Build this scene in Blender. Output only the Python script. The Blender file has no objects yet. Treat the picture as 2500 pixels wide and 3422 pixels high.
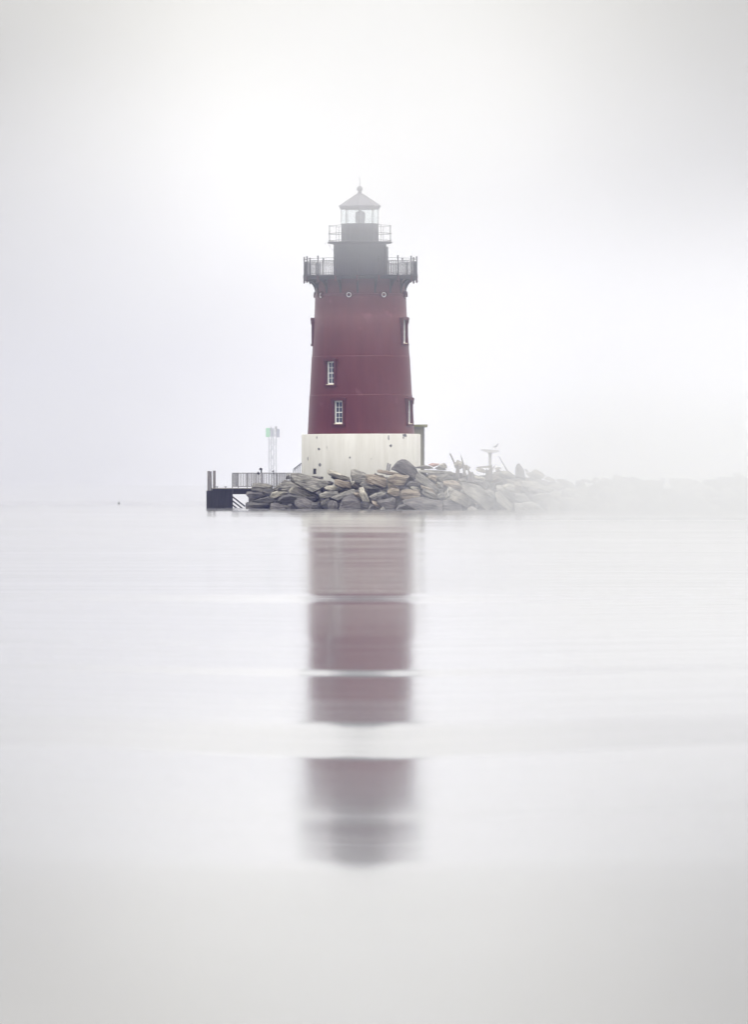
import bpy, bmesh, math, random
from mathutils import Vector, Matrix, noise
R = math.radians
C = bpy.context.scene
COL = C.collection

# ------------------------------------------------------------------ camera
F = 22500.0            # focal length in photograph pixels
DC, HC, PH = 450.0, 1.7, 1615.0   # distance to the lighthouse, eye height, horizon row
cd = bpy.data.cameras.new("camera"); cam = bpy.data.objects.new("camera", cd); COL.objects.link(cam)
cam.location = (0, -DC, HC)
cam.rotation_euler = (R(90) - math.atan(96 / F), 0, 0)
cd.sensor_fit = 'VERTICAL'; cd.sensor_height = 36; cd.lens = F / 3422 * 36
cd.clip_start = 1; cd.clip_end = 20000
C.camera = cam

# ------------------------------------------------------------------ view, light, sky
C.view_settings.view_transform = 'Standard'; C.view_settings.look = 'None'
C.view_settings.exposure = .77; C.view_settings.gamma = 1
C.cycles.volume_bounces = 20; C.cycles.max_bounces = 24
C.cycles.use_denoising = True
SUN_EL, SUN_AZ = 60, 145      # high behind the camera, a little to the right, veiled by cloud
w = bpy.data.worlds.new("World"); C.world = w; w.use_nodes = True
nt = w.node_tree; nt.nodes.clear()
def N(tree, t, **k):
    n = tree.nodes.new(t)
    for a, b in k.items(): setattr(n, a, b)
    return n
sky = N(nt, 'ShaderNodeTexSky', sky_type='NISHITA', sun_disc=False)
sky.sun_elevation = R(SUN_EL); sky.sun_rotation = R(SUN_AZ); sky.dust_density = 6; sky.air_density = 1
hs = N(nt, 'ShaderNodeHueSaturation'); hs.inputs['Saturation'].default_value = .15
nt.links.new(sky.outputs[0], hs.inputs['Color'])
tc = N(nt, 'ShaderNodeTexCoord')
def blob(cx, cz, rx, rz):   # a soft patch of brighter cloud in the direction (cx, cz)
    mp = N(nt, 'ShaderNodeMapping'); mp.inputs['Location'].default_value = (-cx / rx, 0, -cz / rz)
    mp.inputs['Scale'].default_value = (1 / rx, 0, 1 / rz)
    nt.links.new(tc.outputs['Generated'], mp.inputs['Vector'])
    g = N(nt, 'ShaderNodeTexGradient', gradient_type='QUADRATIC_SPHERE'); nt.links.new(mp.outputs[0], g.inputs[0])
    return g.outputs['Fac']
def wmath(op, a, b):
    m = N(nt, 'ShaderNodeMath', operation=op)
    for i, v in enumerate((a, b)):
        if isinstance(v, (int, float)): m.inputs[i].default_value = v
        else: nt.links.new(v, m.inputs[i])
    return m.outputs[0]
nz = N(nt, 'ShaderNodeTexNoise'); nz.inputs['Scale'].default_value = 14; nz.inputs['Detail'].default_value = 2
nt.links.new(tc.outputs['Generated'], nz.inputs['Vector'])
sxz = N(nt, 'ShaderNodeSeparateXYZ'); nt.links.new(tc.outputs['Generated'], sxz.inputs[0])
cl = wmath('MAXIMUM', sxz.outputs['Z'], 0.0)
glow = wmath('ADD', wmath('MULTIPLY', blob(.062, -.011, .115, .062), 20), wmath('ADD', wmath('MULTIPLY', blob(-.006, .041, .075, .058), 3.5), wmath('MULTIPLY', blob(-.016, .0, .07, .05), 1.6)))
glow = wmath('SUBTRACT', glow, wmath('ADD', wmath('MULTIPLY', blob(.062, .085, .06, .055), 1.1), wmath('MULTIPLY', blob(-.065, .06, .04, .05), .5)))
val = wmath('MULTIPLY', wmath('ADD', wmath('ADD', glow, nz.outputs['Fac']), 1.95),
            wmath('ADD', wmath('MULTIPLY', cl, 4.6), 1.0))       # overcast: brighter overhead than at the horizon
ov = N(nt, 'ShaderNodeMixRGB', blend_type='MULTIPLY'); ov.inputs[0].default_value = 1
nt.links.new(val, ov.inputs[2])
tint = N(nt, 'ShaderNodeValToRGB'); te = tint.color_ramp.elements     # violet-white low down, warmer grey higher up
te[0].position = .0; te[0].color = (.96, .957, 1.0, 1); te[1].position = .07; te[1].color = (1.0, .983, .92, 1)
nt.links.new(sxz.outputs['Z'], tint.inputs[0]); nt.links.new(tint.outputs[0], ov.inputs[1])
mx = N(nt, 'ShaderNodeMixRGB'); mx.inputs[0].default_value = .85
nt.links.new(hs.outputs[0], mx.inputs[1]); nt.links.new(ov.outputs[0], mx.inputs[2])
bg = N(nt, 'ShaderNodeBackground'); bg.inputs['Strength'].default_value = .15
nt.links.new(mx.outputs[0], bg.inputs['Color'])
wo = N(nt, 'ShaderNodeOutputWorld'); nt.links.new(bg.outputs[0], wo.inputs['Surface'])
sd = bpy.data.lights.new("sun", 'SUN'); sd.energy = .5; sd.angle = R(30); sd.color = (1, .98, .96)
so = bpy.data.objects.new("sun", sd); COL.objects.link(so)
_d = Vector((math.sin(R(SUN_AZ)) * math.cos(R(SUN_EL)), math.cos(R(SUN_AZ)) * math.cos(R(SUN_EL)), math.sin(R(SUN_EL))))
so.rotation_euler = (-_d).to_track_quat('-Z', 'Y').to_euler()

# ------------------------------------------------------------------ helpers
def P(px, py, y):
    """Point at depth y that stands at photograph pixel (px, py)."""
    D = DC + y
    return Vector(((px - 1250) * D / F, y, HC - (py - PH) * D / F))
def tag(o, label=None, cat=None, group=None, kind=None):
    if label: o['label'] = label
    if cat: o['category'] = cat
    if group: o['group'] = group
    if kind: o['kind'] = kind
    return o
def empty(name, loc):
    o = bpy.data.objects.new(name, None); COL.objects.link(o); o.location = loc; o.empty_display_size = .3
    return o
class MB:
    def __init__(s): s.bm = bmesh.new()
    def add(s, verts, faces):
        vs = [s.bm.verts.new(v) for v in verts]
        for f in faces:
            try: s.bm.faces.new([vs[i] for i in f])
            except ValueError: pass
        return s
    def box(s, lo, hi, M=None):
        v = [Vector((x, y, z)) for x in (lo[0], hi[0]) for y in (lo[1], hi[1]) for z in (lo[2], hi[2])]
        if M is not None: v = [M @ a for a in v]
        return s.add(v, [(0, 1, 3, 2), (4, 6, 7, 5), (0, 4, 5, 1), (2, 3, 7, 6), (0, 2, 6, 4), (1, 5, 7, 3)])
    def tube(s, pts, rad, n=8, cap=True):
        pts = [Vector(p) for p in pts]
        rs = rad if isinstance(rad, (list, tuple)) else [rad] * len(pts)
        rings = []
        for i, p in enumerate(pts):
            t = (pts[min(i + 1, len(pts) - 1)] - pts[max(i - 1, 0)]).normalized()
            a = t.orthogonal().normalized() if abs(t.z) > .95 or True else None
            ref = Vector((0, 0, 1)) if abs(t.z) < .9 else Vector((0, 1, 0))
            a = t.cross(ref).normalized(); b = t.cross(a)
            rings.append([s.bm.verts.new(p + (a * math.cos(k * 2 * math.pi / n) + b * math.sin(k * 2 * math.pi / n)) * rs[i]) for k in range(n)])
        for r0, r1 in zip(rings, rings[1:]):
            for k in range(n): s.bm.faces.new((r0[k], r0[(k + 1) % n], r1[(k + 1) % n], r1[k]))
        if cap:
            s.bm.faces.new(rings[0]); s.bm.faces.new(rings[-1])
        return s
    def lathe(s, prof, n=64, rot=0, closed=False):
        """prof: list of (r, z); flat polygon rings of n sides; closed joins the last to the first."""
        rings = []
        for r, z in prof:
            rings.append([s.bm.verts.new((r * math.sin(rot + k * 2 * math.pi / n), -r * math.cos(rot + k * 2 * math.pi / n), z)) for k in range(n)])
        prs = list(zip(rings, rings[1:])) + ([(rings[-1], rings[0])] if closed else [])
        for r0, r1 in prs:
            for k in range(n): s.bm.faces.new((r0[k], r0[(k + 1) % n], r1[(k + 1) % n], r1[k]))
        if not closed:
            s.bm.faces.new(rings[0]); s.bm.faces.new(rings[-1])
        return s
    def prism(s, poly, y0, y1, M=None):
        """poly: (x, z) outline, extruded from y0 to y1."""
        n = len(poly)
        v = [Vector((x, y0, z)) for x, z in poly] + [Vector((x, y1, z)) for x, z in poly]
        if M is not None: v = [M @ a for a in v]
        return s.add(v, [tuple(range(n)), tuple(range(2 * n - 1, n - 1, -1))] + [(i, (i + 1) % n, n + (i + 1) % n, n + i) for i in range(n)])
    def build(s, name, mat, parent=None, smooth=None, bevel=0):
        bmesh.ops.recalc_face_normals(s.bm, faces=s.bm.faces)
        if bevel:
            bmesh.ops.bevel(s.bm, geom=[e for e in s.bm.edges if e.is_manifold and e.calc_face_angle(0) > .5], offset=bevel, segments=2, affect='EDGES', profile=.5)
        me = bpy.data.meshes.new(name); s.bm.to_mesh(me); s.bm.free()
        if smooth is not None:
            for p in me.polygons: p.use_smooth = True
            me.set_sharp_from_angle(angle=R(smooth))
        o = bpy.data.objects.new(name, me); COL.objects.link(o)
        if mat: me.materials.append(mat)
        if parent is not None: o.parent = parent
        return o

# ------------------------------------------------------------------ materials
def new_mat(name):
    m = bpy.data.materials.new(name); m.use_nodes = True
    t = m.node_tree; t.nodes.clear()
    o = N(t, 'ShaderNodeOutputMaterial'); b = N(t, 'ShaderNodeBsdfPrincipled')
    t.links.new(b.outputs[0], o.inputs['Surface'])
    return m, t, b
def painted(name, c1, c2, rough=.5, scale=(1, 1, 1), ns=2.0, bump=.15, bscale=30, spots=None, metallic=0, lo=.35, hi=.65):
    """two-tone weathered surface: a stretched noise mixes c1 and c2, a fine noise gives the relief"""
    m, t, b = new_mat(name)
    tc = N(t, 'ShaderNodeTexCoord'); mp = N(t, 'ShaderNodeMapping'); mp.inputs['Scale'].default_value = scale
    t.links.new(tc.outputs['Object'], mp.inputs['Vector'])
    n1 = N(t, 'ShaderNodeTexNoise'); n1.inputs['Scale'].default_value = ns; n1.inputs['Detail'].default_value = 8; n1.inputs['Roughness'].default_value = .65
    t.links.new(mp.outputs[0], n1.inputs['Vector'])
    cr = N(t, 'ShaderNodeValToRGB'); cr.color_ramp.elements[0].position = lo; cr.color_ramp.elements[1].position = hi
    cr.color_ramp.elements[0].color = (*c1, 1); cr.color_ramp.elements[1].color = (*c2, 1)
    t.links.new(n1.outputs['Fac'], cr.inputs[0])
    out = cr.outputs[0]
    if spots:
        col, thr, sc = spots
        n3 = N(t, 'ShaderNodeTexNoise'); n3.inputs['Scale'].default_value = sc; n3.inputs['Detail'].default_value = 4
        t.links.new(tc.outputs['Object'], n3.inputs['Vector'])
        r3 = N(t, 'ShaderNodeValToRGB'); r3.color_ramp.elements[0].position = thr; r3.color_ramp.elements[1].position = thr + .06
        t.links.new(n3.outputs['Fac'], r3.inputs[0])
        mxn = N(t, 'ShaderNodeMixRGB'); t.links.new(r3.outputs[0], mxn.inputs[0]); t.links.new(out, mxn.inputs[1]); mxn.inputs[2].default_value = (*col, 1)
        out = mxn.outputs[0]
    t.links.new(out, b.inputs['Base Color'])
    b.inputs['Roughness'].default_value = rough; b.inputs['Metallic'].default_value = metallic; b.inputs['Specular IOR Level'].default_value = .25
    if bump:
        n2 = N(t, 'ShaderNodeTexNoise'); n2.inputs['Scale'].default_value = bscale; n2.inputs['Detail'].default_value = 6
        t.links.new(mp.outputs[0], n2.inputs['Vector'])
        bp = N(t, 'ShaderNodeBump'); bp.inputs['Strength'].default_value = bump; bp.inputs['Distance'].default_value = .05
        t.links.new(n2.outputs['Fac'], bp.inputs['Height']); t.links.new(bp.outputs[0], b.inputs['Normal'])
    return m
M_RED = painted('red_paint', (.081, .0105, .0142), (.103, .017, .021), .36, (1.2, 1.2, .2), 1.6, .14, 14, spots=((.125, .032, .042), .66, 1.1))
M_REDTRIM = painted('red_trim_paint', (.06, .009, .014), (.085, .015, .021), .5, (1, 1, 1), 3, .05)
M_WHITE = painted('white_painted_concrete', (.55, .535, .485), (.64, .628, .585), .75, (1.6, 1.6, .18), 1.4, .12, 8, spots=((.6, .58, .5), .68, 1.4))
M_BARE = painted('bare_concrete', (.12, .12, .13), (.2, .2, .2), .9, (1, 1, 1), 9, .3)
M_BLACK = painted('black_iron_paint', (.012, .013, .016), (.026, .027, .03), .5, (1, 1, .4), 2, .08)
M_BLACKRAIL = painted('black_rail_paint', (.02, .02, .023), (.035, .034, .036), .5, (1, 1, 1), 4, 0)
M_ROOF = painted('lantern_roof_metal', (.075, .07, .085), (.12, .11, .125), .45, (1, 1, 1), 3, .1, 10)
M_SASH = painted('white_sash_paint', (.76, .76, .73), (.82, .82, .8), .5, (1, 1, 1), 3, 0)
M_CREAM = painted('cream_sill_paint', (.7, .62, .45), (.78, .72, .58), .6, (1, 1, 1), 3, 0)
M_PANE = painted('dark_window_glass', (.03, .04, .075), (.05, .06, .1), .08, (1, 1, 1), .8, 0)
M_LENS = painted('lens_grey', (.34, .34, .36), (.5, .5, .5), .35, (1, 1, 6), 4, .1)
M_CONC = painted('olive_shed_concrete', (.2, .2, .15), (.3, .29, .21), .85, (1.5, 1.5, .25), 2, .2, 12)
M_MOSS = painted('mossy_slab_concrete', (.16, .17, .06), (.26, .25, .12), .9, (1, 1, 1), 4, .3, 16)
M_WOOD = painted('weathered_wood', (.11, .105, .1), (.27, .25, .23), .85, (6, 6, .5), 3, .4, 14)
M_WOODX = painted('weathered_plank', (.16, .14, .12), (.32, .29, .25), .85, (.5, 6, 6), 3, .3, 14)
M_DARKWOOD = painted('tarred_timber', (.012, .012, .014), (.03, .028, .028), .7, (3, 3, .3), 3, .3, 10)
M_RAILMETAL = painted('galvanised_rail', (.22, .22, .23), (.34, .33, .33), .5, (1, 1, 1), 5, 0)
M_STEEL = painted('grey_mast_steel', (.2, .22, .27), (.32, .34, .4), .5, (1, 1, 1), 5, 0)
M_GREEN = painted('green_daymark', (.01, .42, .12), (.02, .52, .17), .5, (1, 1, 1), 2, 0)
M_BACKPANEL = painted('daymark_back', (.03, .05, .16), (.06, .09, .22), .6, (1, 1, 1), 2, 0)
M_DARKFIT = painted('dark_fitting', (.015, .015, .018), (.04, .04, .045), .5, (1, 1, 1), 9, 0)
M_ROPE = painted('white_rope', (.65, .65, .62), (.75, .75, .72), .8, (1, 1, 1), 30, 0)
M_BIRD = painted('grey_feathers', (.12, .12, .125), (.22, .21, .21), .8, (1, 1, 1), 10, 0)
M_PLATFORM = painted('platform_board', (.5, .5, .5), (.66, .65, .63), .8, (.6, 6, 6), 3, .2)

def rock_mat(name, c1, c2, c3, rough=.88):
    m, t, b = new_mat(name)
    tc = N(t, 'ShaderNodeTexCoord'); oi = N(t, 'ShaderNodeObjectInfo')
    ad = N(t, 'ShaderNodeVectorMath', operation='ADD')
    sc = N(t, 'ShaderNodeVectorMath', operation='SCALE'); sc.inputs['Scale'].default_value = 40
    cb = N(t, 'ShaderNodeCombineXYZ')
    for i in range(3): t.links.new(oi.outputs['Random'], cb.inputs[i])
    t.links.new(cb.outputs[0], sc.inputs[0]); t.links.new(tc.outputs['Object'], ad.inputs[0]); t.links.new(sc.outputs[0], ad.inputs[1])
    mp = N(t, 'ShaderNodeMapping'); mp.inputs['Scale'].default_value = (.45, 1.6, 3.6)
    t.links.new(ad.outputs[0], mp.inputs['Vector'])
    n1 = N(t, 'ShaderNodeTexNoise'); n1.inputs['Scale'].default_value = 3.0; n1.inputs['Detail'].default_value = 10; n1.inputs['Roughness'].default_value = .68
    t.links.new(mp.outputs[0], n1.inputs['Vector'])
    cr = N(t, 'ShaderNodeValToRGB'); e = cr.color_ramp.elements
    e[0].position = .4; e[0].color = (*c1, 1); e[1].position = .62; e[1].color = (*c3, 1)
    x = e.new(.5); x.color = (*c2, 1)
    t.links.new(n1.outputs['Fac'], cr.inputs[0])
    n2 = N(t, 'ShaderNodeTexNoise'); n2.inputs['Scale'].default_value = 1.1; n2.inputs['Detail'].default_value = 4
    t.links.new(ad.outputs[0], n2.inputs['Vector'])
    hv = N(t, 'ShaderNodeHueSaturation'); t.links.new(cr.outputs[0], hv.inputs['Color'])
    mr = N(t, 'ShaderNodeMapRange'); mr.inputs['From Min'].default_value = .3; mr.inputs['From Max'].default_value = .7; mr.inputs['To Min'].default_value = .6; mr.inputs['To Max'].default_value = 1.4
    t.links.new(n2.outputs['Fac'], mr.inputs[0]); t.links.new(mr.outputs[0], hv.inputs['Value'])
    t.links.new(hv.outputs[0], b.inputs['Base Color'])
    b.inputs['Roughness'].default_value = rough
    n3 = N(t, 'ShaderNodeTexNoise'); n3.inputs['Scale'].default_value = 3.2; n3.inputs['Detail'].default_value = 10; n3.inputs['Roughness'].default_value = .7
    t.links.new(mp.outputs[0], n3.inputs['Vector'])
    bp = N(t, 'ShaderNodeBump'); bp.inputs['Strength'].default_value = 1.0; bp.inputs['Distance'].default_value = .2
    t.links.new(n3.outputs['Fac'], bp.inputs['Height']); t.links.new(bp.outputs[0], b.inputs['Normal'])
    return m
ROCK = {
    'g': rock_mat('grey_granite', (.095, .091, .082), (.19, .181, .16), (.33, .312, .275)),
    'p': rock_mat('pale_granite', (.16, .15, .125), (.3, .28, .235), (.46, .43, .365)),
    't': rock_mat('tan_granite', (.13, .105, .08), (.23, .19, .145), (.35, .3, .235)),
    'd': rock_mat('wet_and_gap_shade_granite', (.03, .03, .03), (.06, .055, .052), (.12, .11, .1), .6),  # wet rock tone, also put on the rubble as painted shade in the gaps
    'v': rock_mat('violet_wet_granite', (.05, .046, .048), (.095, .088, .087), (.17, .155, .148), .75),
    'r': rock_mat('reddish_granite', (.2, .12, .1), (.34, .22, .19), (.45, .34, .3)),
}

# ------------------------------------------------------------------ water (long swell, smoothed by the long exposure)
# how the long swell tips the surface along the distance (photograph row : rows by which the mirror image is lifted)
SWELL = [(1640, 0), (1980, 0), (1993, 560), (2007, 580), (2022, 20), (2120, -40), (2150, 90), (2180, 60), (2215, -20),
         (2234, 0), (2246, 470), (2258, 470), (2272, -20), (2330, -60), (2360, 30), (2408, 0), (2440, 460), (2525, 440), (2548, -240), (2700, -265), (2728, -215), (2765, -350), (2870, -450), (2920, -60), (3000, 40), (3150, 0), (4000, 0)]
def table(x, k):
    if x <= k[0][0]: return k[0][1]
    for (x0, y0), (x1, y1) in zip(k, k[1:]):
        if x <= x1: return y0 + (y1 - y0) * (x - x0) / (x1 - x0)
    return k[-1][1]
CHOP = [(20, .0003), (45, .0002), (60, .0004), (100, .0007), (154, .0006), (9999, 0)]                         # slope of the small ripples
LEAN = [(0, 0), (98, 0), (104, .0022), (150, .0058), (200, .0088), (300, .0112), (380, .012), (440, .013), (485, .013), (500, 0), (9999, 0)]   # slope of leaning wavelets, shaped to lift the tower's red reflection to the waterline
Ds = []
D = 12.0
while D < 6000:
    Ds.append(D)
    D += .12 if D < 60 else (.25 if D < 490 else D * .15)
STEP, NS = .03, int((175 - 12) / .03)
cum = [0.0] * (NS + 1); z = 0.0
for i in range(NS, -1, -1):                    # from the far water towards the camera
    d = 12 + i * STEP
    cum[i] = z
    z -= table(PH + (HC - z) * F / d, SWELL) / F / 2 * STEP
def water_z(d):
    i = max(0, int((d - 12) / STEP))
    return cum[i] if i <= NS else 0.0
def chop(x, d):
    if abs(x) > 45: return 0.0
    a = table(d, CHOP); b_ = table(d, LEAN); h = 0.0
    gust = .55 + .9 * abs(noise.noise(Vector((x * .03, d * .045, 5))))
    if a > 0:
        lam = 3.5 + d / 60
        ph = 5 * noise.noise(Vector((x * .12, d * .05, 1.7))); ph2 = 5 * noise.noise(Vector((x * .2, d * .06, 7.7)))
        h += a * gust * lam / 6.283 * (math.sin(d * 6.283 / lam + ph) * .75 + .45 * math.sin(d * 6.283 / (lam * 1.63) + ph2))
    if b_ > 0:
        t_ = (150 * math.log(.6 + d / 150) + 1.6 * noise.noise(Vector((x * .05, d * .05, 2.2)))) % 1.0
        g2 = .9 + .35 * (noise.noise(Vector((x * .02, d * .02, 8))) + .5 * noise.noise(Vector((x * .06, d * .09, 4))))
        lam = .6 + d / 150; f_ = t_ / .92 if t_ < .92 else (1 - t_) / .08
        h += b_ * g2 * .92 * lam * (f_ - .5)
    return h
xs = [-4000, -1500, -500, -150, -60] + [-40 + 1.0 * i for i in range(81)] + [60, 150, 500, 1500, 4000]
mb = MB(); vs = []
for d in Ds:
    row = []
    for x in xs:
        j = d * (.010 * noise.noise(Vector((x * .22 * 60 / d, d * .02, 3.1))) + .004 * noise.noise(Vector((x * 60 / d, d * .05, 9))))
        row.append(mb.bm.verts.new((x, d - DC, water_z(d + j) * math.exp(-((x + .0019 * d) / (.03 * d)) ** 2 / 2) + chop(x, d))))
    vs.append(row)
for a, b in zip(vs, vs[1:]):
    for i in range(len(xs) - 1): mb.bm.faces.new((a[i], a[i + 1], b[i + 1], b[i]))
m, t, b = new_mat('calm_sea_water')
b.inputs['Base Color'].default_value = (.15, .15, .155, 1); b.inputs['IOR'].default_value = 1.333
tcn = N(t, 'ShaderNodeTexCoord'); sx = N(t, 'ShaderNodeSeparateXYZ'); t.links.new(tcn.outputs['Object'], sx.inputs[0])
fc = N(t, 'ShaderNodeFloatCurve')
mr = N(t, 'ShaderNodeMapRange'); mr.inputs['From Min'].default_value = -440; mr.inputs['From Max'].default_value = -40
t.links.new(sx.outputs['Y'], mr.inputs[0])
cv = fc.mapping.curves[0]      # roughness along the distance: calm near by, ruffled far out
cv.points[0].location = (0, .11); cv.points[1].location = (1, .105)
for x_, y_ in ((.03, .092), (.085, .085), (.15, .084), (.21, .095), (.36, .10)): cv.points.new(x_, y_)
fc.mapping.update()
t.links.new(mr.outputs[0], fc.inputs['Value'])
mpw = N(t, 'ShaderNodeMapping'); mpw.inputs['Scale'].default_value = (.05, .55, 1)
t.links.new(tcn.outputs['Object'], mpw.inputs['Vector'])
nw = N(t, 'ShaderNodeTexNoise'); nw.inputs['Scale'].default_value = 1; nw.inputs['Detail'].default_value = 5; nw.inputs['Roughness'].default_value = .6
t.links.new(mpw.outputs[0], nw.inputs['Vector'])
mw = N(t, 'ShaderNodeMapRange'); mw.inputs['From Min'].default_value = .35; mw.inputs['From Max'].default_value = .7; mw.inputs['To Min'].default_value = .92; mw.inputs['To Max'].default_value = 1.14
t.links.new(nw.outputs['Fac'], mw.inputs[0])
mm = N(t, 'ShaderNodeMath', operation='MULTIPLY'); t.links.new(fc.outputs[0], mm.inputs[0]); t.links.new(mw.outputs[0], mm.inputs[1])
t.links.new(mm.outputs[0], b.inputs['Roughness'])
b.inputs['Anisotropic'].default_value = .92
cx = N(t, 'ShaderNodeCombineXYZ'); cx.inputs[0].default_value = 1
t.links.new(cx.outputs[0], b.inputs['Tangent'])
M_WATER = m
tag(mb.build('water', m, None, smooth=60), kind='structure')

# ------------------------------------------------------------------ lighthouse
X0 = (1207.5 - 1250) / 50
LH = empty('lighthouse', (X0, 0, 0))
LH.rotation_euler = (0, R(-.2), 0)
tag(LH, 'maroon conical lighthouse on a white round base with black lantern room', 'lighthouse')
def ZZ(py): return HC - (py - PH) / 50
def polar(r, a, z): return Vector((r * math.sin(a), -r * math.cos(a), z))
# white caisson
MB().lathe([(4.0, -1.5), (3.985, 2.5), (3.98, 4.92), (3.95, 4.975), (3.4, 4.99)], 160).build('caisson', M_WHITE, LH, smooth=30)
# bare patches in the white paint (zoomed pixel centre, width, height)
random.seed(4)
for u, v, pw, ph in ((398, 208, 9, 30), (423, 338, 25, 32), (297, 445, 8, 50), (432, 512, 26, 42), (762, 432, 20, 27), (997, 448, 11, 12), (1187, 218, 15, 60), (1210, 304, 24, 32), (1367, 192, 48, 44), (1350, 218, 16, 26), (508, 320, 4, 30)):
    px, py = 940 + u / 3.304, 1400 + v / 3.304
    a0 = math.asin(max(-.99, min(.99, (px - 1207.5) / 199.3))); zc = ZZ(py) + .03
    hw = pw / 3.304 / 100 / max(.3, math.cos(a0)); hh = ph / 3.304 / 100
    n = 11; pts = []
    for k in range(n):
        th = k * 2 * math.pi / n; q = random.uniform(.65, 1.25)
        pts.append((hw * math.cos(th) * q, hh * math.sin(th) * q))
    vv = [polar(3.992, a0 + x / 3.99, zc + zz) for x, zz in pts] + [polar(3.96, a0 + x / 3.99, zc + zz) for x, zz in pts]
    MB().add(vv, [tuple(range(n)), tuple(range(2 * n - 1, n - 1, -1))] + [(i, (i + 1) % n, n + (i + 1) % n, n + i) for i in range(n)]).build('bare_patch', M_BARE, LH)
# tower shell: riveted plates with three lapped seams
prof = [(1450.5, 178.9), (1385, 175.3), (1322, 172.2), (1320.5, 171.2), (1255, 167.6), (1192.5, 164.2), (1191, 163.2), (1125, 159), (1062, 155.8), (1060.7, 155), (1025, 153.4), (991, 152.4)]
pr = [(3.5, 4.97)] + [(r / 50, ZZ(py)) for py, r in prof] + [(3.08, ZZ(990)), (3.08, ZZ(986)), (3.0, ZZ(985)), (2.97, ZZ(930)), (2.9, ZZ(925))]
def shell_r(z):
    for (r0, z0), (r1, z1) in zip(pr[1:], pr[2:]):
        if z0 <= z <= z1: return r0 + (r1 - r0) * (z - z0) / max(1e-6, z1 - z0)
    return 3.0
shell = MB().lathe(pr, 144).build('tower_shell', M_RED, LH, smooth=30)
WIN = [(66.0, 1111, 0), (-36.5, 1248.5, 0), (-24.8, 1379.5, 1), (66.5, 1379, 0), (-93, 1111, 0)]
cut = MB()
def frame_at(a):   # local x = tangent (right), y = inward, z = up
    return Matrix.Rotation(a, 4, 'Z')
for deg, pyc, _ in WIN:
    zc = ZZ(pyc); rb = shell_r(zc - .8)
    cut.box((-.31, -(rb + .6), zc - .78), (.31, -(rb - .34), zc + .78), frame_at(R(deg)))
cutter = cut.build('cutter', None, LH)
bo = shell.modifiers.new('cut', 'BOOLEAN'); bo.operation = 'DIFFERENCE'; bo.object = cutter; bo.solver = 'EXACT'
bpy.context.view_layer.update()
dg = bpy.context.evaluated_depsgraph_get()
me2 = bpy.data.meshes.new_from_object(shell.evaluated_get(dg), depsgraph=dg)
shell.modifiers.clear(); shell.data = me2; me2.name = 'tower_shell'
bpy.data.objects.remove(cutter)
for p in me2.polygons: p.use_smooth = True
me2.set_sharp_from_angle(angle=R(30))
for deg, pyc, wide in WIN:
    a = R(deg); zc = ZZ(pyc); T = frame_at(a)
    rb = shell_r(zc - .8); rv = rb + .06           # vertical outer face
    rt = shell_r(zc + .9) - .08
    f = MB()
    for s in (-1, 1):
        f.prism([(s * .31, zc - .78), (s * .455, zc - .78), (s * .455, zc + .78), (s * .31, zc + .78)], -rv, -(rt), T)
        f.box((min(s * .43, s * .51), -(rv + .035), zc + .55), (max(s * .43, s * .51), -(rt), zc + .80), T)   # ears under the hood
    hood = [(-.52, zc + .78), (.52, zc + .78), (.52, zc + .93)] + [(.52 * math.cos(k * math.pi / 10), zc + .93 + .07 * math.sin(k * math.pi / 10)) for k in range(1, 10)] + [(-.52, zc + .93)]
    f.prism(hood, -(rv + .06), -(rt), T)
    f.prism([(-.5, zc - .90), (.5, zc - .90), (.5, zc - .782), (-.5, zc - .782)], -(rv + .05), -(rb - .2), T)
    win = f.build('window', M_REDTRIM, LH, bevel=.008)
    ri = rb - .16                                   # sash plane
    s_ = MB()
    def bar(x0, x1, z0, z1, d0=0, d1=.06): s_.box((x0, -(ri + d1), z0), (x1, -(ri - .03 + d0), z1), T)
    bar(-.305, -.215, zc - .775, zc + .775); bar(.215, .305, zc - .775, zc + .775)
    bar(-.214, .214, zc + .68, zc + .775, .002, .058); bar(-.214, .214, zc - .775, zc - .66, .002, .058)
    bar(-.214, .214, zc - .03, zc + .03, .003, .055)
    bar(-.014, .014, zc - .659, zc - .031, .004, .045); bar(-.014, .014, zc + .031, zc + .679, .004, .045)
    bar(-.213, .213, zc + .335, zc + .363, .005, .043); bar(-.213, .213, zc - .35, zc - .322, .005, .043)
    sash = s_.build('sash', M_SASH, win)
    MB().box((-.306, -(ri + .004), zc - .776), (.306, -(ri - .1), zc + .776), T).build('pane', M_PANE, win)
    MB().box((-.305, -(rv + .02), zc - .781), (.305, -(ri - .02), zc - .742), T).build('sill', M_CREAM, win)
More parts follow.
